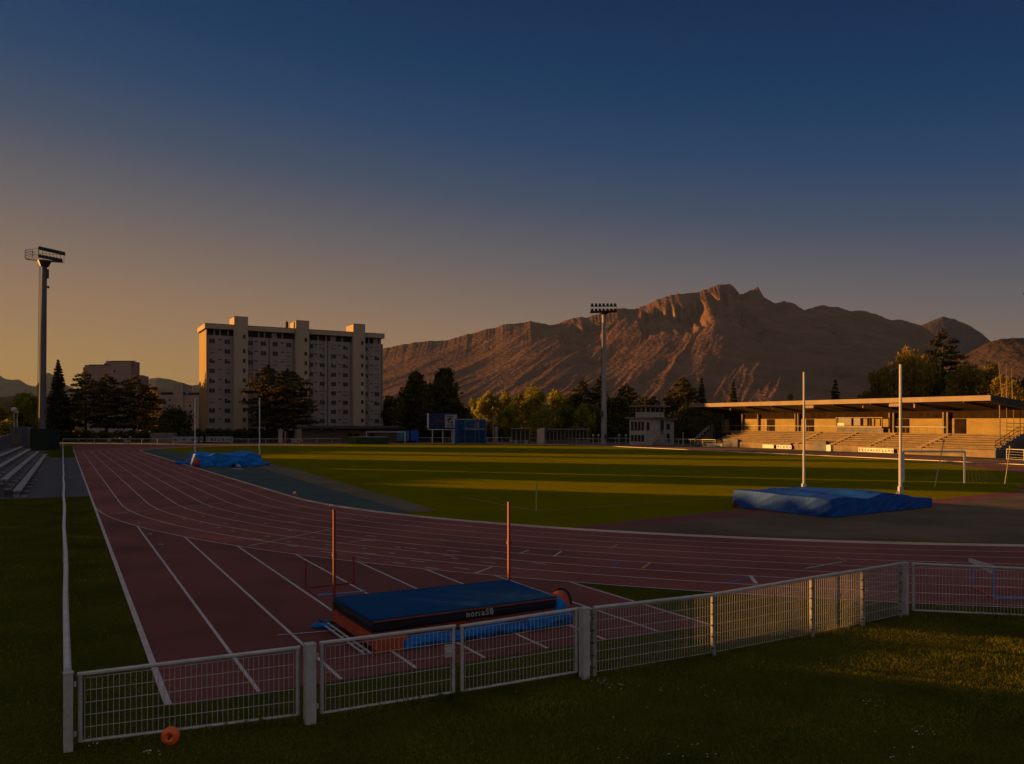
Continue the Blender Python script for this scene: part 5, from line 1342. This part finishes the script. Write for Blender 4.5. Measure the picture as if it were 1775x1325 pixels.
tag(b.build('booth', M['concd']), 'grey block house with sloping wing wall beyond the left terrace', 'block house')
# ------------------------------------------------------------------ high jump mat
def drape(A, B, C, D, hfun, skirt_n, nx, ny, amp, seed, flare=0.06, low=0.03, skirtf=None):
    """cloth over a box: ground corners A B C D (ccw), height function hfun(a,b)"""
    f = noise2(seed); us = [-1 + i / skirt_n for i in range(skirt_n)] + [i / nx for i in range(nx + 1)] + [1 + (i + 1) / skirt_n for i in range(skirt_n)]
    vs_ = [-1 + i / skirt_n for i in range(skirt_n)] + [i / ny for i in range(ny + 1)] + [1 + (i + 1) / skirt_n for i in range(skirt_n)]
    V = []; ce = (A + B + C + D) / 4
    for v in vs_:
        for u in us:
            cu, cv = min(1, max(0, u)), min(1, max(0, v))
            p = A * (1 - cu) * (1 - cv) + B * cu * (1 - cv) + C * cu * cv + D * (1 - cu) * cv
            du, dv = abs(u - cu), abs(v - cv); k = max(du, dv)
            h = hfun(cu, cv); out = Vector((0, 0, 0))
            if du > 0: out += (B - A).normalized() * (1 if u > 1 else -1) * (du / max(k, 1e-6))
            if dv > 0: out += (D - A).normalized() * (1 if v > 1 else -1) * (dv / max(k, 1e-6))
            if out.length > 1e-6: out.normalize()
            al = cu * (B - A).length + cv * (D - A).length
            w1 = 0.6 - 1.6 * abs(float(f(np.array([al * 1.3 + k * h * 2.6]), np.array([k * 1.1 + 3]))[0])); w2 = 0.5 - 1.4 * abs(float(f(np.array([al * 3.4 - k * 1.5]), np.array([k * 1.6 + 9]))[0]))
            z = h * (1 - k) + low * k
            if k == 0:
                t1 = float(f(np.array([cu * 4.0 + cv * 2]), np.array([cv * 5 - cu * 2 + 20.0]))[0]); t2 = float(f(np.array([cu * 9.0 + cv * 5]), np.array([cv * 7.0 - cu * 5]))[0])
                z += amp * 0.55 * t1 + amp * 0.35 * abs(t2)
            q = p + out * (flare * k + amp * (0.75 * w1 + 0.45 * w2) * (0.3 + k))
            V.append((q.x, q.y, max(0.025, z)))
    n = len(us); Q = [(j * n + i, j * n + i + 1, (j + 1) * n + i + 1, (j + 1) * n + i) for j in range(len(vs_) - 1) for i in range(n - 1)]
    m_ = MB(); m_.add(V, Q); return m_
NL, NR, FL, FR = Vector((-2.38, 13.93, 0)), Vector((0.84, 15.87, 0)), Vector((-3.44, 15.8, 0)), Vector((-0.12, 17.6, 0))
HJ = thing('high_jump_mat', (NL + NR + FL + FR) / 4, 'blue topped high jump landing mat with navy sides and orange foot', 'mat')
def quadbox(b, pts, z0, z1, inset=0.0):
    c = sum(pts, Vector((0, 0, 0))) / 4; P_ = [p + (c - p).normalized() * inset for p in pts]
    b.hexa([(p.x, p.y, z0) for p in P_] + [(p.x, p.y, z1) for p in P_])
QQ = [NL, NR, FR, FL]
def softbox(pts, z0, z1, inset, n=14, puff=0.03, seed=2):
    """padded mattress: rounded rims and slightly uneven faces"""
    f = noise2(seed); c = sum(pts, Vector((0, 0, 0))) / 4; P_ = [p + (c - p).normalized() * inset for p in pts]
    V = []; rows = [(0.05, z0), (0.0, z0 + 0.03), (-0.012, (z0 + z1) / 2), (0.0, z1 - 0.04), (0.03, z1 - 0.008)]
    ringn = 4 * n
    for (ins, z) in rows:
        for k in range(4):
            a, b_ = P_[k], P_[(k + 1) % 4]
            for i in range(n):
                p = a.lerp(b_, i / n); w = float(f(np.array([k * 7.3 + i / n * 9]), np.array([z * 9.0]))[0])
                q = p + (c - p).normalized() * (ins + 0.012 * w); V.append((q.x, q.y, z + (0.008 * w if z > z0 + 0.1 else 0)))
    F_ = []
    for r_ in range(len(rows) - 1):
        for i in range(ringn): F_.append((r_ * ringn + i, r_ * ringn + (i + 1) % ringn, (r_ + 1) * ringn + (i + 1) % ringn, (r_ + 1) * ringn + i))
    m_ = MB(); m_.add(V, F_)
    o = len(rows); TV = []; N = n
    for j in range(N + 1):
        for i in range(N + 1):
            u, v = i / N, j / N; p = P_[0] * (1 - u) * (1 - v) + P_[1] * u * (1 - v) + P_[2] * u * v + P_[3] * (1 - u) * v
            p = p + (c - p).normalized() * 0.03 * max(abs(2 * u - 1), abs(2 * v - 1))
            e_ = min(u, 1 - u, v, 1 - v); z = z1 - 0.008 + puff * min(1, e_ * 8) * (0.6 + 0.4 * float(f(np.array([u * 5.0]), np.array([v * 5.0]))[0]))
            if abs(u - 0.5) < 0.5 / N: z -= puff * 0.5
            TV.append((p.x, p.y, z))
    m_.add(TV, [(j * (N + 1) + i, j * (N + 1) + i + 1, (j + 1) * (N + 1) + i + 1, (j + 1) * (N + 1) + i) for j in range(N) for i in range(N)])
    return m_
b = softbox(QQ, 0.15, 0.338, 0.02); b.build('base_pad', mat('shaded_pad_vinyl', (0.17, 0.028, 0.018), 0.7), HJ, smooth=False)  # orange pad; shading of its near face put into a darker red
b = MB(); eo = (FL - FR).normalized() * 0.03; b.wall(FL + eo, NL + eo, 0.12, 0.334, 0.02); b.build('lit_pad_end', M['orange'], HJ)  # orange slab for the lit end of the same pad
b = softbox(QQ, 0.34, 0.535, -0.015); b.build('top_pad', M['navy'], HJ)
b = softbox(QQ, 0.537, 0.56, -0.02, puff=0.035); b.build('cover', M['matblue'], HJ, smooth=False)
b = MB()
for k in range(12):
    p, q = NL.lerp(NR, k / 12), NL.lerp(NR, (k + 1) / 12); o = Vector((0.3, -0.5, 0)).normalized() * 0.035
    b.bar(p + o + Vector((0, 0, 0.523)), q + o + Vector((0, 0, 0.523)), 0.017, 5)
b.build('piping', M['darkred'], HJ)
# frame rails under the left end and loose corner of the cover
b = MB(); o = Vector((-0.9, -0.45, 0)).normalized() * 0.12
for s_ in (1.0, 1.9): b.bar(FL + o * s_ + Vector((0, 0, 0.07)), NL + o * s_ + (NL - FL) * 0.12 + Vector((0, 0, 0.07)), 0.018, 5)
for k in range(5): q = FL.lerp(NL, k / 4); b.bar(q + o + Vector((0, 0, 0.06)), q + o * 1.9 + Vector((0, 0, 0.06)), 0.014, 4)
for k in range(4):
    q = FL.lerp(NL, (k + 0.5) / 4) + (NR - NL) * 0.1; b.box((q.x, q.y, 0.075), (0.5, 0.12, 0.15), 0.54)
b.build('pallet_frame', M['alu'], HJ)
# lettering on the near side
txd = bpy.data.curves.new('mat_lettering', 'FONT'); txd.body = 'nomaSB'; txd.size = 0.155; txd.extrude = 0.002; txd.offset = 0.004; txd.space_character = 1.18
tmp = bpy.data.objects.new('tmp_text', txd); COL.objects.link(tmp)
dg = bpy.context.evaluated_depsgraph_get(); me = bpy.data.meshes.new_from_object(tmp.evaluated_get(dg)); COL.objects.unlink(tmp); bpy.data.objects.remove(tmp)
tx = bpy.data.objects.new('lettering', me); COL.objects.link(tx); me.materials.clear(); me.materials.append(mat('grey_print', (0.34, 0.35, 0.38), 0.8, 0.05))
dN = (NR - NL).normalized(); ang = math.atan2(dN.y, dN.x); tx.rotation_euler = (math.radians(90), 0, ang)
pt = NL + dN * 1.78 + Vector((dN.y, -dN.x, 0)) * 0.042 + Vector((0, 0, 0.40)); tx.parent = HJ; tx.location = pt - Vector(HJ.location)
tx.scale = (1.0, 1, 1)
# scrunched blue rain cover along the foot
outN = Vector((dN.y, -dN.x, 0))
rc = thing('rain_cover', NL + dN * 1.2, 'crumpled bright blue cover bunched along the foot of the high jump mat', 'tarpaulin')
def crumple(p, q, r, n, seed, flat=0.6):
    """bunched cloth roll with folds"""
    f = noise2(seed); m_ = MB(); V = []; k = 14; d = (q - p); L = d.length; d.normalize(); s_ = Vector((-d.y, d.x, 0))
    for i in range(n + 1):
        t_ = i / n; c = p.lerp(q, t_); rr_ = r * (0.55 + 0.45 * math.sin(math.pi * min(1, t_ * 1.0 + 0.06)) ** 0.5) * (1 + 0.35 * float(f(np.array([t_ * L * 2.2]), np.array([1.5]))[0]))
        for j in range(k):
            a = math.pi * 2 * j / k; w = 1 + 0.28 * float(f(np.array([t_ * L * 5 + j * 1.7]), np.array([j * 0.9]))[0])
            V.append(c + s_ * math.cos(a) * rr_ * w + Vector((0, 0, max(0.012, rr_ * flat + math.sin(a) * rr_ * flat * w * 1.05))))
    m_.add(V, [(i * k + j, i * k + (j + 1) % k, (i + 1) * k + (j + 1) % k, (i + 1) * k + j) for i in range(n) for j in range(k)] + [tuple(range(k - 1, -1, -1)), tuple(range(n * k, (n + 1) * k))])
    return m_
b = crumple(NL + dN * 0.52 + outN * 0.10, NR - dN * 0.55 + outN * 0.08, 0.13, 60, 7, 0.9); b.build('fold', M['tarp2'], rc)
b = crumple(NR - dN * 0.75 + outN * 0.10, NR + dN * 0.30 + outN * 0.05, 0.19, 26, 9, 0.95); b.build('fold', M['tarp2'], rc)
b = crumple(FL + Vector((-0.38, -0.12, 0)), FL + Vector((0.05, -0.25, 0)), 0.10, 14, 10, 0.6); b.build('fold', M['tarp2'], rc)
b = softbox([NL + outN * 0.14, NL + dN * 0.58 + outN * 0.14, NL + dN * 0.58 + outN * 0.01, NL + outN * 0.01], 0.0, 0.30, 0.0, n=6, puff=0.01, seed=5)
tag(b.build('foam_block', M['orange']), 'orange foam block standing at the near left foot of the mat', 'foam block')
# round red and blue bag at the right end
t = thing('equipment_bag', NR + dN * 0.2, 'rounded red and blue bag leaning at the right end of the mat', 'bag')
c = NR + dN * 0.18 + Vector((-0.05, 0.35, 0))
b = MB(); b.sphere((c.x, c.y, 0.30), 0.30, 16, 9, (0.72, 1.0, 0.98)); b.build('shell', M['orange'], t, smooth=True)
b = MB(); b.sphere((c.x - 0.06, c.y - 0.16, 0.25), 0.28, 16, 9, (0.8, 0.9, 0.92)); b.build('lining', M['tarp2'], t, smooth=True)
pts = [c + Vector((0.2 * math.cos(a) + 0.04, 0.05, 0.31 + 0.31 * math.sin(a))) for a in [math.pi * k / 10 for k in range(11)]]
b = MB(); b.tube(pts, 0.022, 6); b.build('rim', M['navy'], t)
# high jump uprights
for k, (px, foot, top) in enumerate(((579.3, 1078, 886), (882, 1056, 872))):
    Yp = (16.15, 17.95)[k]; p = PX(px, Yp); t = thing('high_jump_upright', p, ('left orange high jump upright behind the mat', 'right orange high jump upright behind the mat')[k], 'upright', 'high jump uprights')
    zt = ZA(top, Yp); b = MB(); b.box((p.x, p.y, zt / 2), (0.045, 0.06, zt), 0.5); b.build('pole', M['redpost'], t)
    b = MB(); b.box((p.x, p.y, 0.03), (0.5, 0.35, 0.05), 0.5); b.build('foot', M['steel'], t)
    b = MB(); b.box((p.x, p.y, zt + 0.012), (0.052, 0.066, 0.02), 0.5); b.box((p.x, p.y + 0.02, zt * 0.60), (0.07, 0.09, 0.06), 0.5); b.build('slider', M['redpost'], t)
# ------------------------------------------------------------------ low red frame on the chute
t = thing('hurdle', G(530, 1022), 'low dark red barless hurdle frame left of the high jump mat', 'hurdle')
a, c = G(530, 1021), G(613, 1012); h1, h2 = ZA(973, a.y), ZA(967, c.y)
b = MB(); b.bar(a, a + Vector((0, 0, h1)), 0.018, 6); b.build('upright', M['darkred'], t)
b = MB(); b.bar(c, c + Vector((0, 0, h2)), 0.022, 6); b.box(c + Vector((0, 0, h2)), (0.06, 0.04, 0.05)); b.build('upright', M['darkred'], t)
b = MB(); b.bar(a + Vector((0, 0, 0.025)), c + Vector((0, 0, 0.025)), 0.024, 6); b.build('base', M['darkred'], t)
p3, p4 = G(550, 1034), G(634, 1027)
b = MB(); b.bar(a + Vector((0, 0, 0.02)), p3 + Vector((0, 0, 0.02)), 0.02, 6); b.bar(c + Vector((0, 0, 0.02)), p4 + Vector((0, 0, 0.02)), 0.02, 6); b.build('foot', M['darkred'], t)
b = MB(); b.bar(p3 + Vector((0, 0, 0.02)), p4 + Vector((0, 0, 0.02)), 0.022, 6); b.build('foot_bar', M['hbl'], t)
# ------------------------------------------------------------------ hurdle at the right
t = thing('hurdle', G(1722, 1038), 'blue and red steeple hurdle with tilted white top bar behind the last gate', 'hurdle')
a, c = G(1722.5, 1039), G(1686, 1021); zt1, zt2 = ZA(984, a.y), ZA(978, c.y)
b = MB(); b.bar(a, (a.x, a.y, zt1), 0.03, 8); b.build('upright', M['hbl'], t)
b = MB(); b.bar(c, (c.x, c.y, zt2), 0.026, 8); b.build('upright', M['hbl'], t)
b = MB(); p, q = Vector((PX(1680, c.y + 0.5).x, c.y + 0.5, ZA(970.5, c.y + 0.5))), Vector((a.x - 0.02, a.y, ZA(983, a.y)))
b.wall(p, q, p.z - 0.045, p.z + 0.035, 0.03, z1b=q.z + 0.035); b.build('top_bar', M['kerbw'], t)
b = MB(); q = p.lerp(q, 0.2); b.box(q - Vector((0, 0.05, 0)), (0.04, 0.03, 0.05)); b.build('bolt', M['steel'], t)
b = MB(); b.bar(c + Vector((0, 0, 0.03)), a + Vector((0, 0, 0.03)), 0.035, 8); b.build('base', M['hred'], t)
for k in range(2):
    b = MB(); e0 = (a, c)[k] + Vector((0, 0, 0.025 + 0.0 * k)); b.bar(e0, e0 + Vector((1.25, -0.12 + 0.05 * k, 0)), 0.026, 8); b.build('foot', M['hbl'] if k == 0 else M['hred'], t)
# ------------------------------------------------------------------ pole vault mat on the right
A, B, C, D = Vector((10.72, 39.6, 0)), Vector((13.62, 34.8, 0)), Vector((20.3, 39.5, 0)), Vector((17.5, 44.1, 0))
t = thing('pole_vault_mat', (A + B + C + D) / 4, 'large pole vault mat under a wrinkled blue tarpaulin on the right', 'mat')
b = MB(); P_ = [A, B, C, D]; c = sum(P_, Vector()) / 4; P_ = [p + (c - p).normalized() * 0.22 for p in P_]
P2 = [P_[0] + Vector((-0.25, 0, 0)), P_[1], P_[2] + Vector((0.15, 0, 0)), P_[3]]
b.hexa([(p.x, p.y, 0.02) for p in P2] + [(p.x, p.y, 0.20) for p in P2]); b.build('base_pad', mat('red_foam', (0.15, 0.018, 0.015), 0.8), t)
def hv(u, v):   # u along A->B, v along A->D ... v grows to the right end
    base_ = 0.83 - 0.42 * max(0, (v - 0.55) / 0.45) ** 1.2
    lump = 0.13 * math.exp(-((v - 0.50) / 0.10) ** 2) * math.exp(-((u - 0.85) / 0.35) ** 2) - 0.16 * math.exp(-((v - 0.36) / 0.10) ** 2) * math.exp(-((u - 0.95) / 0.4) ** 2)
    return base_ + lump + 0.03 * math.sin(v * 21 + u * 6)
b = drape(A, B, C, D, lambda u, v: hv(u, v), 14, 40, 64, 0.042, 14, 0.02, 0.05)
b.build('cover', M['tarp'], t)
# ------------------------------------------------------------------ pole vault uprights, right and left
def vault_upright(px, Yp, ytop, label, r=0.06, feet=True):
    p = PX(px, Yp); t = thing('vault_upright', p, label, 'upright', 'pole vault uprights'); zt = ZA(ytop, Yp)
    b = MB(); b.bar(p, p + Vector((0, 0, 2.6)), r * 1.15, 8); b.bar(p + Vector((0, 0, 2.6)), p + Vector((0, 0, zt)), r * 0.9, 8); b.build('pole', M['alu'], t)
    b = MB(); b.box(p + Vector((0, 0, 0.07)), (0.9, 0.4, 0.1)); b.bar(p + Vector((-0.55, 0, 0.1)), p + Vector((0, 0, 0.8)), 0.03, 6); b.bar(p + Vector((0, 0.4, 0.1)), p + Vector((0, 0, 0.7)), 0.03, 6); b.build('foot', M['galv'], t)
    b = MB(); b.box(p + Vector((0, 0, 0.75)), (0.2, 0.2, 0.3)); b.build('clamp', M['galv'], t)
vault_upright(1393.6, 43.4, 645, 'left tall white vault upright behind the blue mat', 0.058)
vault_upright(1561, 41.2, 632, 'right tall white vault upright by the blue mat', 0.074)
vault_upright(338, 87, 690, 'left thin vault upright beside the crumpled blue cover', 0.065)
vault_upright(450, 92, 690, 'right thin vault upright beside the crumpled blue cover', 0.065)
# crumpled cover on the left
A, B, C, D = G(336, 806), G(352, 811), G(462, 806.5), G(440, 799)
A, B, C, D = PX(328, 90), PX(340, 82), PX(452, 84), PX(436, 93)
t = thing('pole_vault_mat', (A + B + C + D) / 4, 'low mat heap under a crumpled bright blue cover beside the left track', 'mat')
def hl(u, v): return 1.15 + 0.08 * math.sin(v * 9 + u * 4) + 0.12 * math.sin(v * 23 + 1) * u - 0.25 * math.exp(-((v - 0.55) / 0.08) ** 2) * u
b = drape(A, B, C, D, hl, 12, 20, 56, 0.16, 23, 0.4, 0.05); b.build('cover', M['tarp2'], t)
b = crumple(PX(309, 88), PX(334, 86), 0.36, 20, 31, 0.5); b.build('flap', M['tarp2'], t)
b = crumple(PX(440, 82), PX(466, 86), 0.34, 20, 32, 0.5); b.build('flap', M['tarp2'], t)
b = crumple(PX(400, 80.5), PX(428, 81), 0.5, 20, 33, 0.8); b.build('flap', M['tarp2'], t)
b = MB(); b.sphere(PX(340.5, 80.5, 0.42), 0.42, 10, 7, (0.8, 0.8, 1.1)); tag(b.build('red_bag', M['hred'], smooth=True), 'small red bag before the left end of the crumpled blue cover', 'bag')
t = thing('plastic_sheet', G(411, 813), 'scrap of pale plastic lying on the teal run up', 'sheet')
b = crumple(G(402, 814), G(422, 815), 0.22, 14, 35, 0.35); b.build('fold', mat('pale_plastic', (0.16, 0.22, 0.27), 0.4), t)
b = crumple(G(410, 811), G(418, 811), 0.22, 10, 36, 0.7); b.build('fold', mat('pale_plastic', (0.2, 0.25, 0.29), 0.4), t)
# ------------------------------------------------------------------ goal and slanting poles on the right
a = G(1672, 838); c = Vector((PX(1566, 57.8).x, 57.8, 0))
goal('football_goal', a, c, 2.22, 2.6, 'white football goal on the right behind the vault mat', 0.075, back=(0.95, 0.1))
for k, (x0, y0, x1, y1) in enumerate(((1620, 845, 1636, 765), (1742, 839, 1751, 775))):
    p = G(x0, y0); q = Vector((PX(x1, p.y + 0.3).x, p.y + 0.3, ZA(y1, p.y + 0.3))); b = MB(); b.bar(p, q, 0.045, 6, 0.03); b.box(q, (0.1, 0.1, 0.14))
    tag(b.build('leaning_pole', M['yellowp']), ('leaning yellow pole in front of the right goal', 'leaning yellow pole near the right picture edge')[k], 'pole', 'leaning yellow poles')
p = G(1768, 846.5); b = MB(); b.box((p.x + 1, p.y, 0.12), (2.4, 0.3, 0.16)); tag(b.build('wooden_beam', M['ochre']), 'sunlit wooden beam lying at the right picture edge', 'beam')
# corner flag and cone
t = thing('corner_flag', G(929.5, 887), 'thin corner flag on the near edge of the field', 'flag')
p = G(929.5, 887); b = MB(); b.bar(p, p + Vector((0, 0, ZA(836, p.y))), 0.026, 6); b.build('pole', M['yellowp'], t)
b = MB(); z = ZA(837, p.y); b.add([(p.x, p.y, z), (p.x, p.y, z - 0.42), (p.x + 0.06, p.y + 0.05, z - 0.45), (p.x + 0.05, p.y + 0.02, z - 0.1)], [(0, 1, 2, 3)]); b.add([(p.x, p.y + 0.006, z), (p.x + 0.05, p.y + 0.026, z - 0.1), (p.x + 0.06, p.y + 0.056, z - 0.45), (p.x, p.y + 0.006, z - 0.42)], [(0, 1, 2, 3)]); b.build('pennant', M['yellowp'], t)
t = thing('traffic_cone', G(510.5, 862), 'small red and white cone beside the kerb', 'cone'); p = G(510.5, 862)
b = MB(); b.box(p + Vector((0, 0, 0.03)), (0.34, 0.34, 0.05)); b.bar(p + Vector((0, 0, 0.05)), p + Vector((0, 0, 0.2)), 0.13, 10, 0.10); b.build('base', M['hred'], t)
b = MB(); b.bar(p + Vector((0, 0, 0.2)), p + Vector((0, 0, 0.32)), 0.098, 10, 0.07); b.build('white_band', M['kerbw'], t)
b = MB(); b.bar(p + Vector((0, 0, 0.32)), p + Vector((0, 0, 0.47)), 0.068, 10, 0.03); b.build('tip', M['steel'], t)
# orange ring behind the wide gate
p = G(297, 1296); p.y = 9.9; p.x = (297.5 - CX) / F * p.y; zc = ZA(1274, p.y)
t = thing('marker_disc', (p.x, p.y, 0), 'bright orange round disc hung low on the wide gate', 'disc')
b = MB(); n = 20; r0, r1 = 0.022, 0.108; V = []; 
for k in range(n):
    a_ = 2 * math.pi * k / n
    for (r_, dy) in ((r0, -0.03), (r1 * 0.55, -0.045), (r1, -0.02), (r1, 0.02), (r0, 0.02)):
        V.append((p.x + r_ * math.cos(a_) * 0.97, p.y + dy - 0.03 + 0.12 * r_ * math.cos(a_), zc + r_ * math.sin(a_)))
b.add(V, [(k * 5 + j, ((k + 1) % n) * 5 + j, ((k + 1) % n) * 5 + (j + 1) % 5, k * 5 + (j + 1) % 5) for k in range(n) for j in range(5)]); b.build('disc', M['orangep'], t, smooth=False)
b = MB(); b.bar((p.x - 0.012, p.y - 0.07, zc - 0.03), (p.x + 0.02, p.y - 0.07, zc + 0.03), 0.012, 5); b.build('slot', M['steel'], t)

# ------------------------------------------------------------------ real blades of grass near the camera
def in_poly(x, y, P_):
    c = np.zeros(len(x), bool); j = len(P_) - 1
    for i in range(len(P_)):
        xi, yi, xj, yj = P_[i][0], P_[i][1], P_[j][0], P_[j][1]
        c ^= ((yi > y) != (yj > y)) & (x < (xj - xi) * (y - yi) / (yj - yi + 1e-12) + xi); j = i
    return c
def blades(name, polyP, dens, hmin, hmax, w, mt, label, seed, excl=None, far=0.0):
    rs = np.random.RandomState(seed); P_ = [(p[0], p[1]) for p in polyP]
    x0, x1 = min(p[0] for p in P_), max(p[0] for p in P_); y0, y1 = min(p[1] for p in P_), max(p[1] for p in P_)
    n = int((x1 - x0) * (y1 - y0) * dens); x = rs.uniform(x0, x1, n); y = rs.uniform(y0, y1, n)
    f = noise2(seed + 3)
    k = in_poly(x, y, P_) & (rs.rand(n) < 0.62 + 0.45 * f(x * 1.1, y * 1.1) + 0.25 * f(x * 4, y * 4))
    if excl is not None: k &= ~in_poly(x, y, [(p[0], p[1]) for p in excl])
    x, y = x[k], y[k]; n = len(x)
    h = rs.uniform(hmin, hmax, n) * (0.85 + 0.35 * f(x * 0.9 + 5, y * 0.9)); a = rs.uniform(0, 6.28, n); ww = w * rs.uniform(0.6, 1.4, n)
    lx, ly = rs.normal(size=n) * h * 0.42, rs.normal(size=n) * h * 0.42
    dx, dy = np.cos(a) * ww / 2, np.sin(a) * ww / 2; z0 = np.zeros(n) - 0.005
    V = np.stack([np.stack([x - dx, y - dy, z0], 1), np.stack([x + dx, y + dy, z0], 1), np.stack([x + lx * .4 + dx * .7, y + ly * .4 + dy * .7, h * 0.6], 1), np.stack([x + lx, y + ly, h], 1)], 1).reshape(-1, 3)
    return tag(np_mesh(name, V, np.arange(4 * n).reshape(n, 4), mt), label, 'grass', kind='stuff')
GM = mat('grass_blade', (0.15, 0.17, 0.022), 0.8, 0.5, 0.7, spec=0.08, trans=0.45, col2=(0.28, 0.26, 0.032), detail=5)
fence_line = [G(100, 1320), G(118, 1300), G(537, 1252), G(1013, 1174), G(1236, 1136), G(1407, 1103), G(1569, 1067), G(1775, 1073), G(1950, 1080)]
near = fence_line + [Vector((14, 6.5, 0)), Vector((-7, 6.5, 0))]
blades('grass', near, 1500, 0.025, 0.065, 0.006, GM, 'unmown grass in the foreground before the fence', 1)
chute_edge = [UV(1.24, VE - 0.1), UV(11.05, VE - 0.1)]
strip = [G(125, 1296), G(537, 1250), G(1013, 1172), G(1236, 1134), G(1407, 1101), G(1569, 1065), G(1800, 1072)] + [Vector((13.5, 20.5, 0)), UV(23.6, 8.3), UV(20, 9.4), UV(15, 12.2), UV(11.15, VE - 0.12), UV(1.2, VE - 0.12)]
blades('grass', strip, 900, 0.02, 0.055, 0.007, GM, 'grass strip between the fence and the track', 2)
tri = [UV(11.12, VE - 0.1), UV(11.12, outer_v(11.1) - 0.1), UV(13, outer_v(13) - 0.12), UV(16, outer_v(16) - 0.12), UV(19, outer_v(19) - 0.12), UV(23.4, outer_v(23.4) - 0.12), UV(20, 5)]
blades('grass', tri, 600, 0.02, 0.05, 0.009, GM, 'grass wedge between start chute and bend', 3)
side = [UV(0.03, 11.8), UV(1.16, 12.1), UV(1.16, 51), UV(-0.0, 51)]
blades('grass', side, 420, 0.02, 0.05, 0.010, GM, 'grass strip between the long fence and the straight', 4)
side = [UV(-0.06, 6), UV(-0.06, 50), UV(-9, 50), UV(-9, 40), UV(-3, 12), UV(-2, 7)]
blades('grass', side, 170, 0.025, 0.06, 0.012, GM, 'grass left of the long fence', 5)
foot = []
fl = [G(118, 1302), G(537, 1254), G(1013, 1176), G(1236, 1138), G(1407, 1105), G(1569, 1068), G(1900, 1079)]
band_ = fl + [q + Vector((0.02, 0.16, 0)) for q in reversed(fl)]
blades('grass', band_, 2200, 0.05, 0.15, 0.007, GM, 'longer uncut grass along the foot of the near fence', 6)
# daisies
rs = np.random.RandomState(9); b = MB()
spots = [(1060, 1195, 26, 4), (1200, 1205, 20, 6), (1040, 1186, 8, 5), (1560, 1300, 40, 18), (1600, 1275, 18, 6), (1250, 1312, 50, 8), (1510, 1225, 12, 4), (160, 1298, 6, 6), (255, 1310, 10, 3), (1110, 1014, 14, 3), (130, 1060, 10, 40), (870, 1175, 60, 20), (1330, 1170, 70, 40), (1100, 1290, 90, 30)]
for (x, y, sx_, sy_) in spots:
    for i in range(9):
        p = G(x + rs.normal() * sx_, min(1322, max(1010, y + rs.normal() * sy_))); r = 0.007 + 0.004 * rs.rand(); z = 0.05 + 0.02 * rs.rand()
        n = 7; b.add([(p.x + r * math.cos(2 * math.pi * k / n), p.y + r * math.sin(2 * math.pi * k / n), z + 0.003 * (k % 2)) for k in range(n)] + [(p.x, p.y, z + 0.004)], [(k, (k + 1) % n, n) for k in range(n)])
tag(b.build('daisies', mat('daisy_petal', (0.7, 0.68, 0.62), 0.8)), 'tiny white daisies scattered in the grass', 'flowers', kind='stuff')
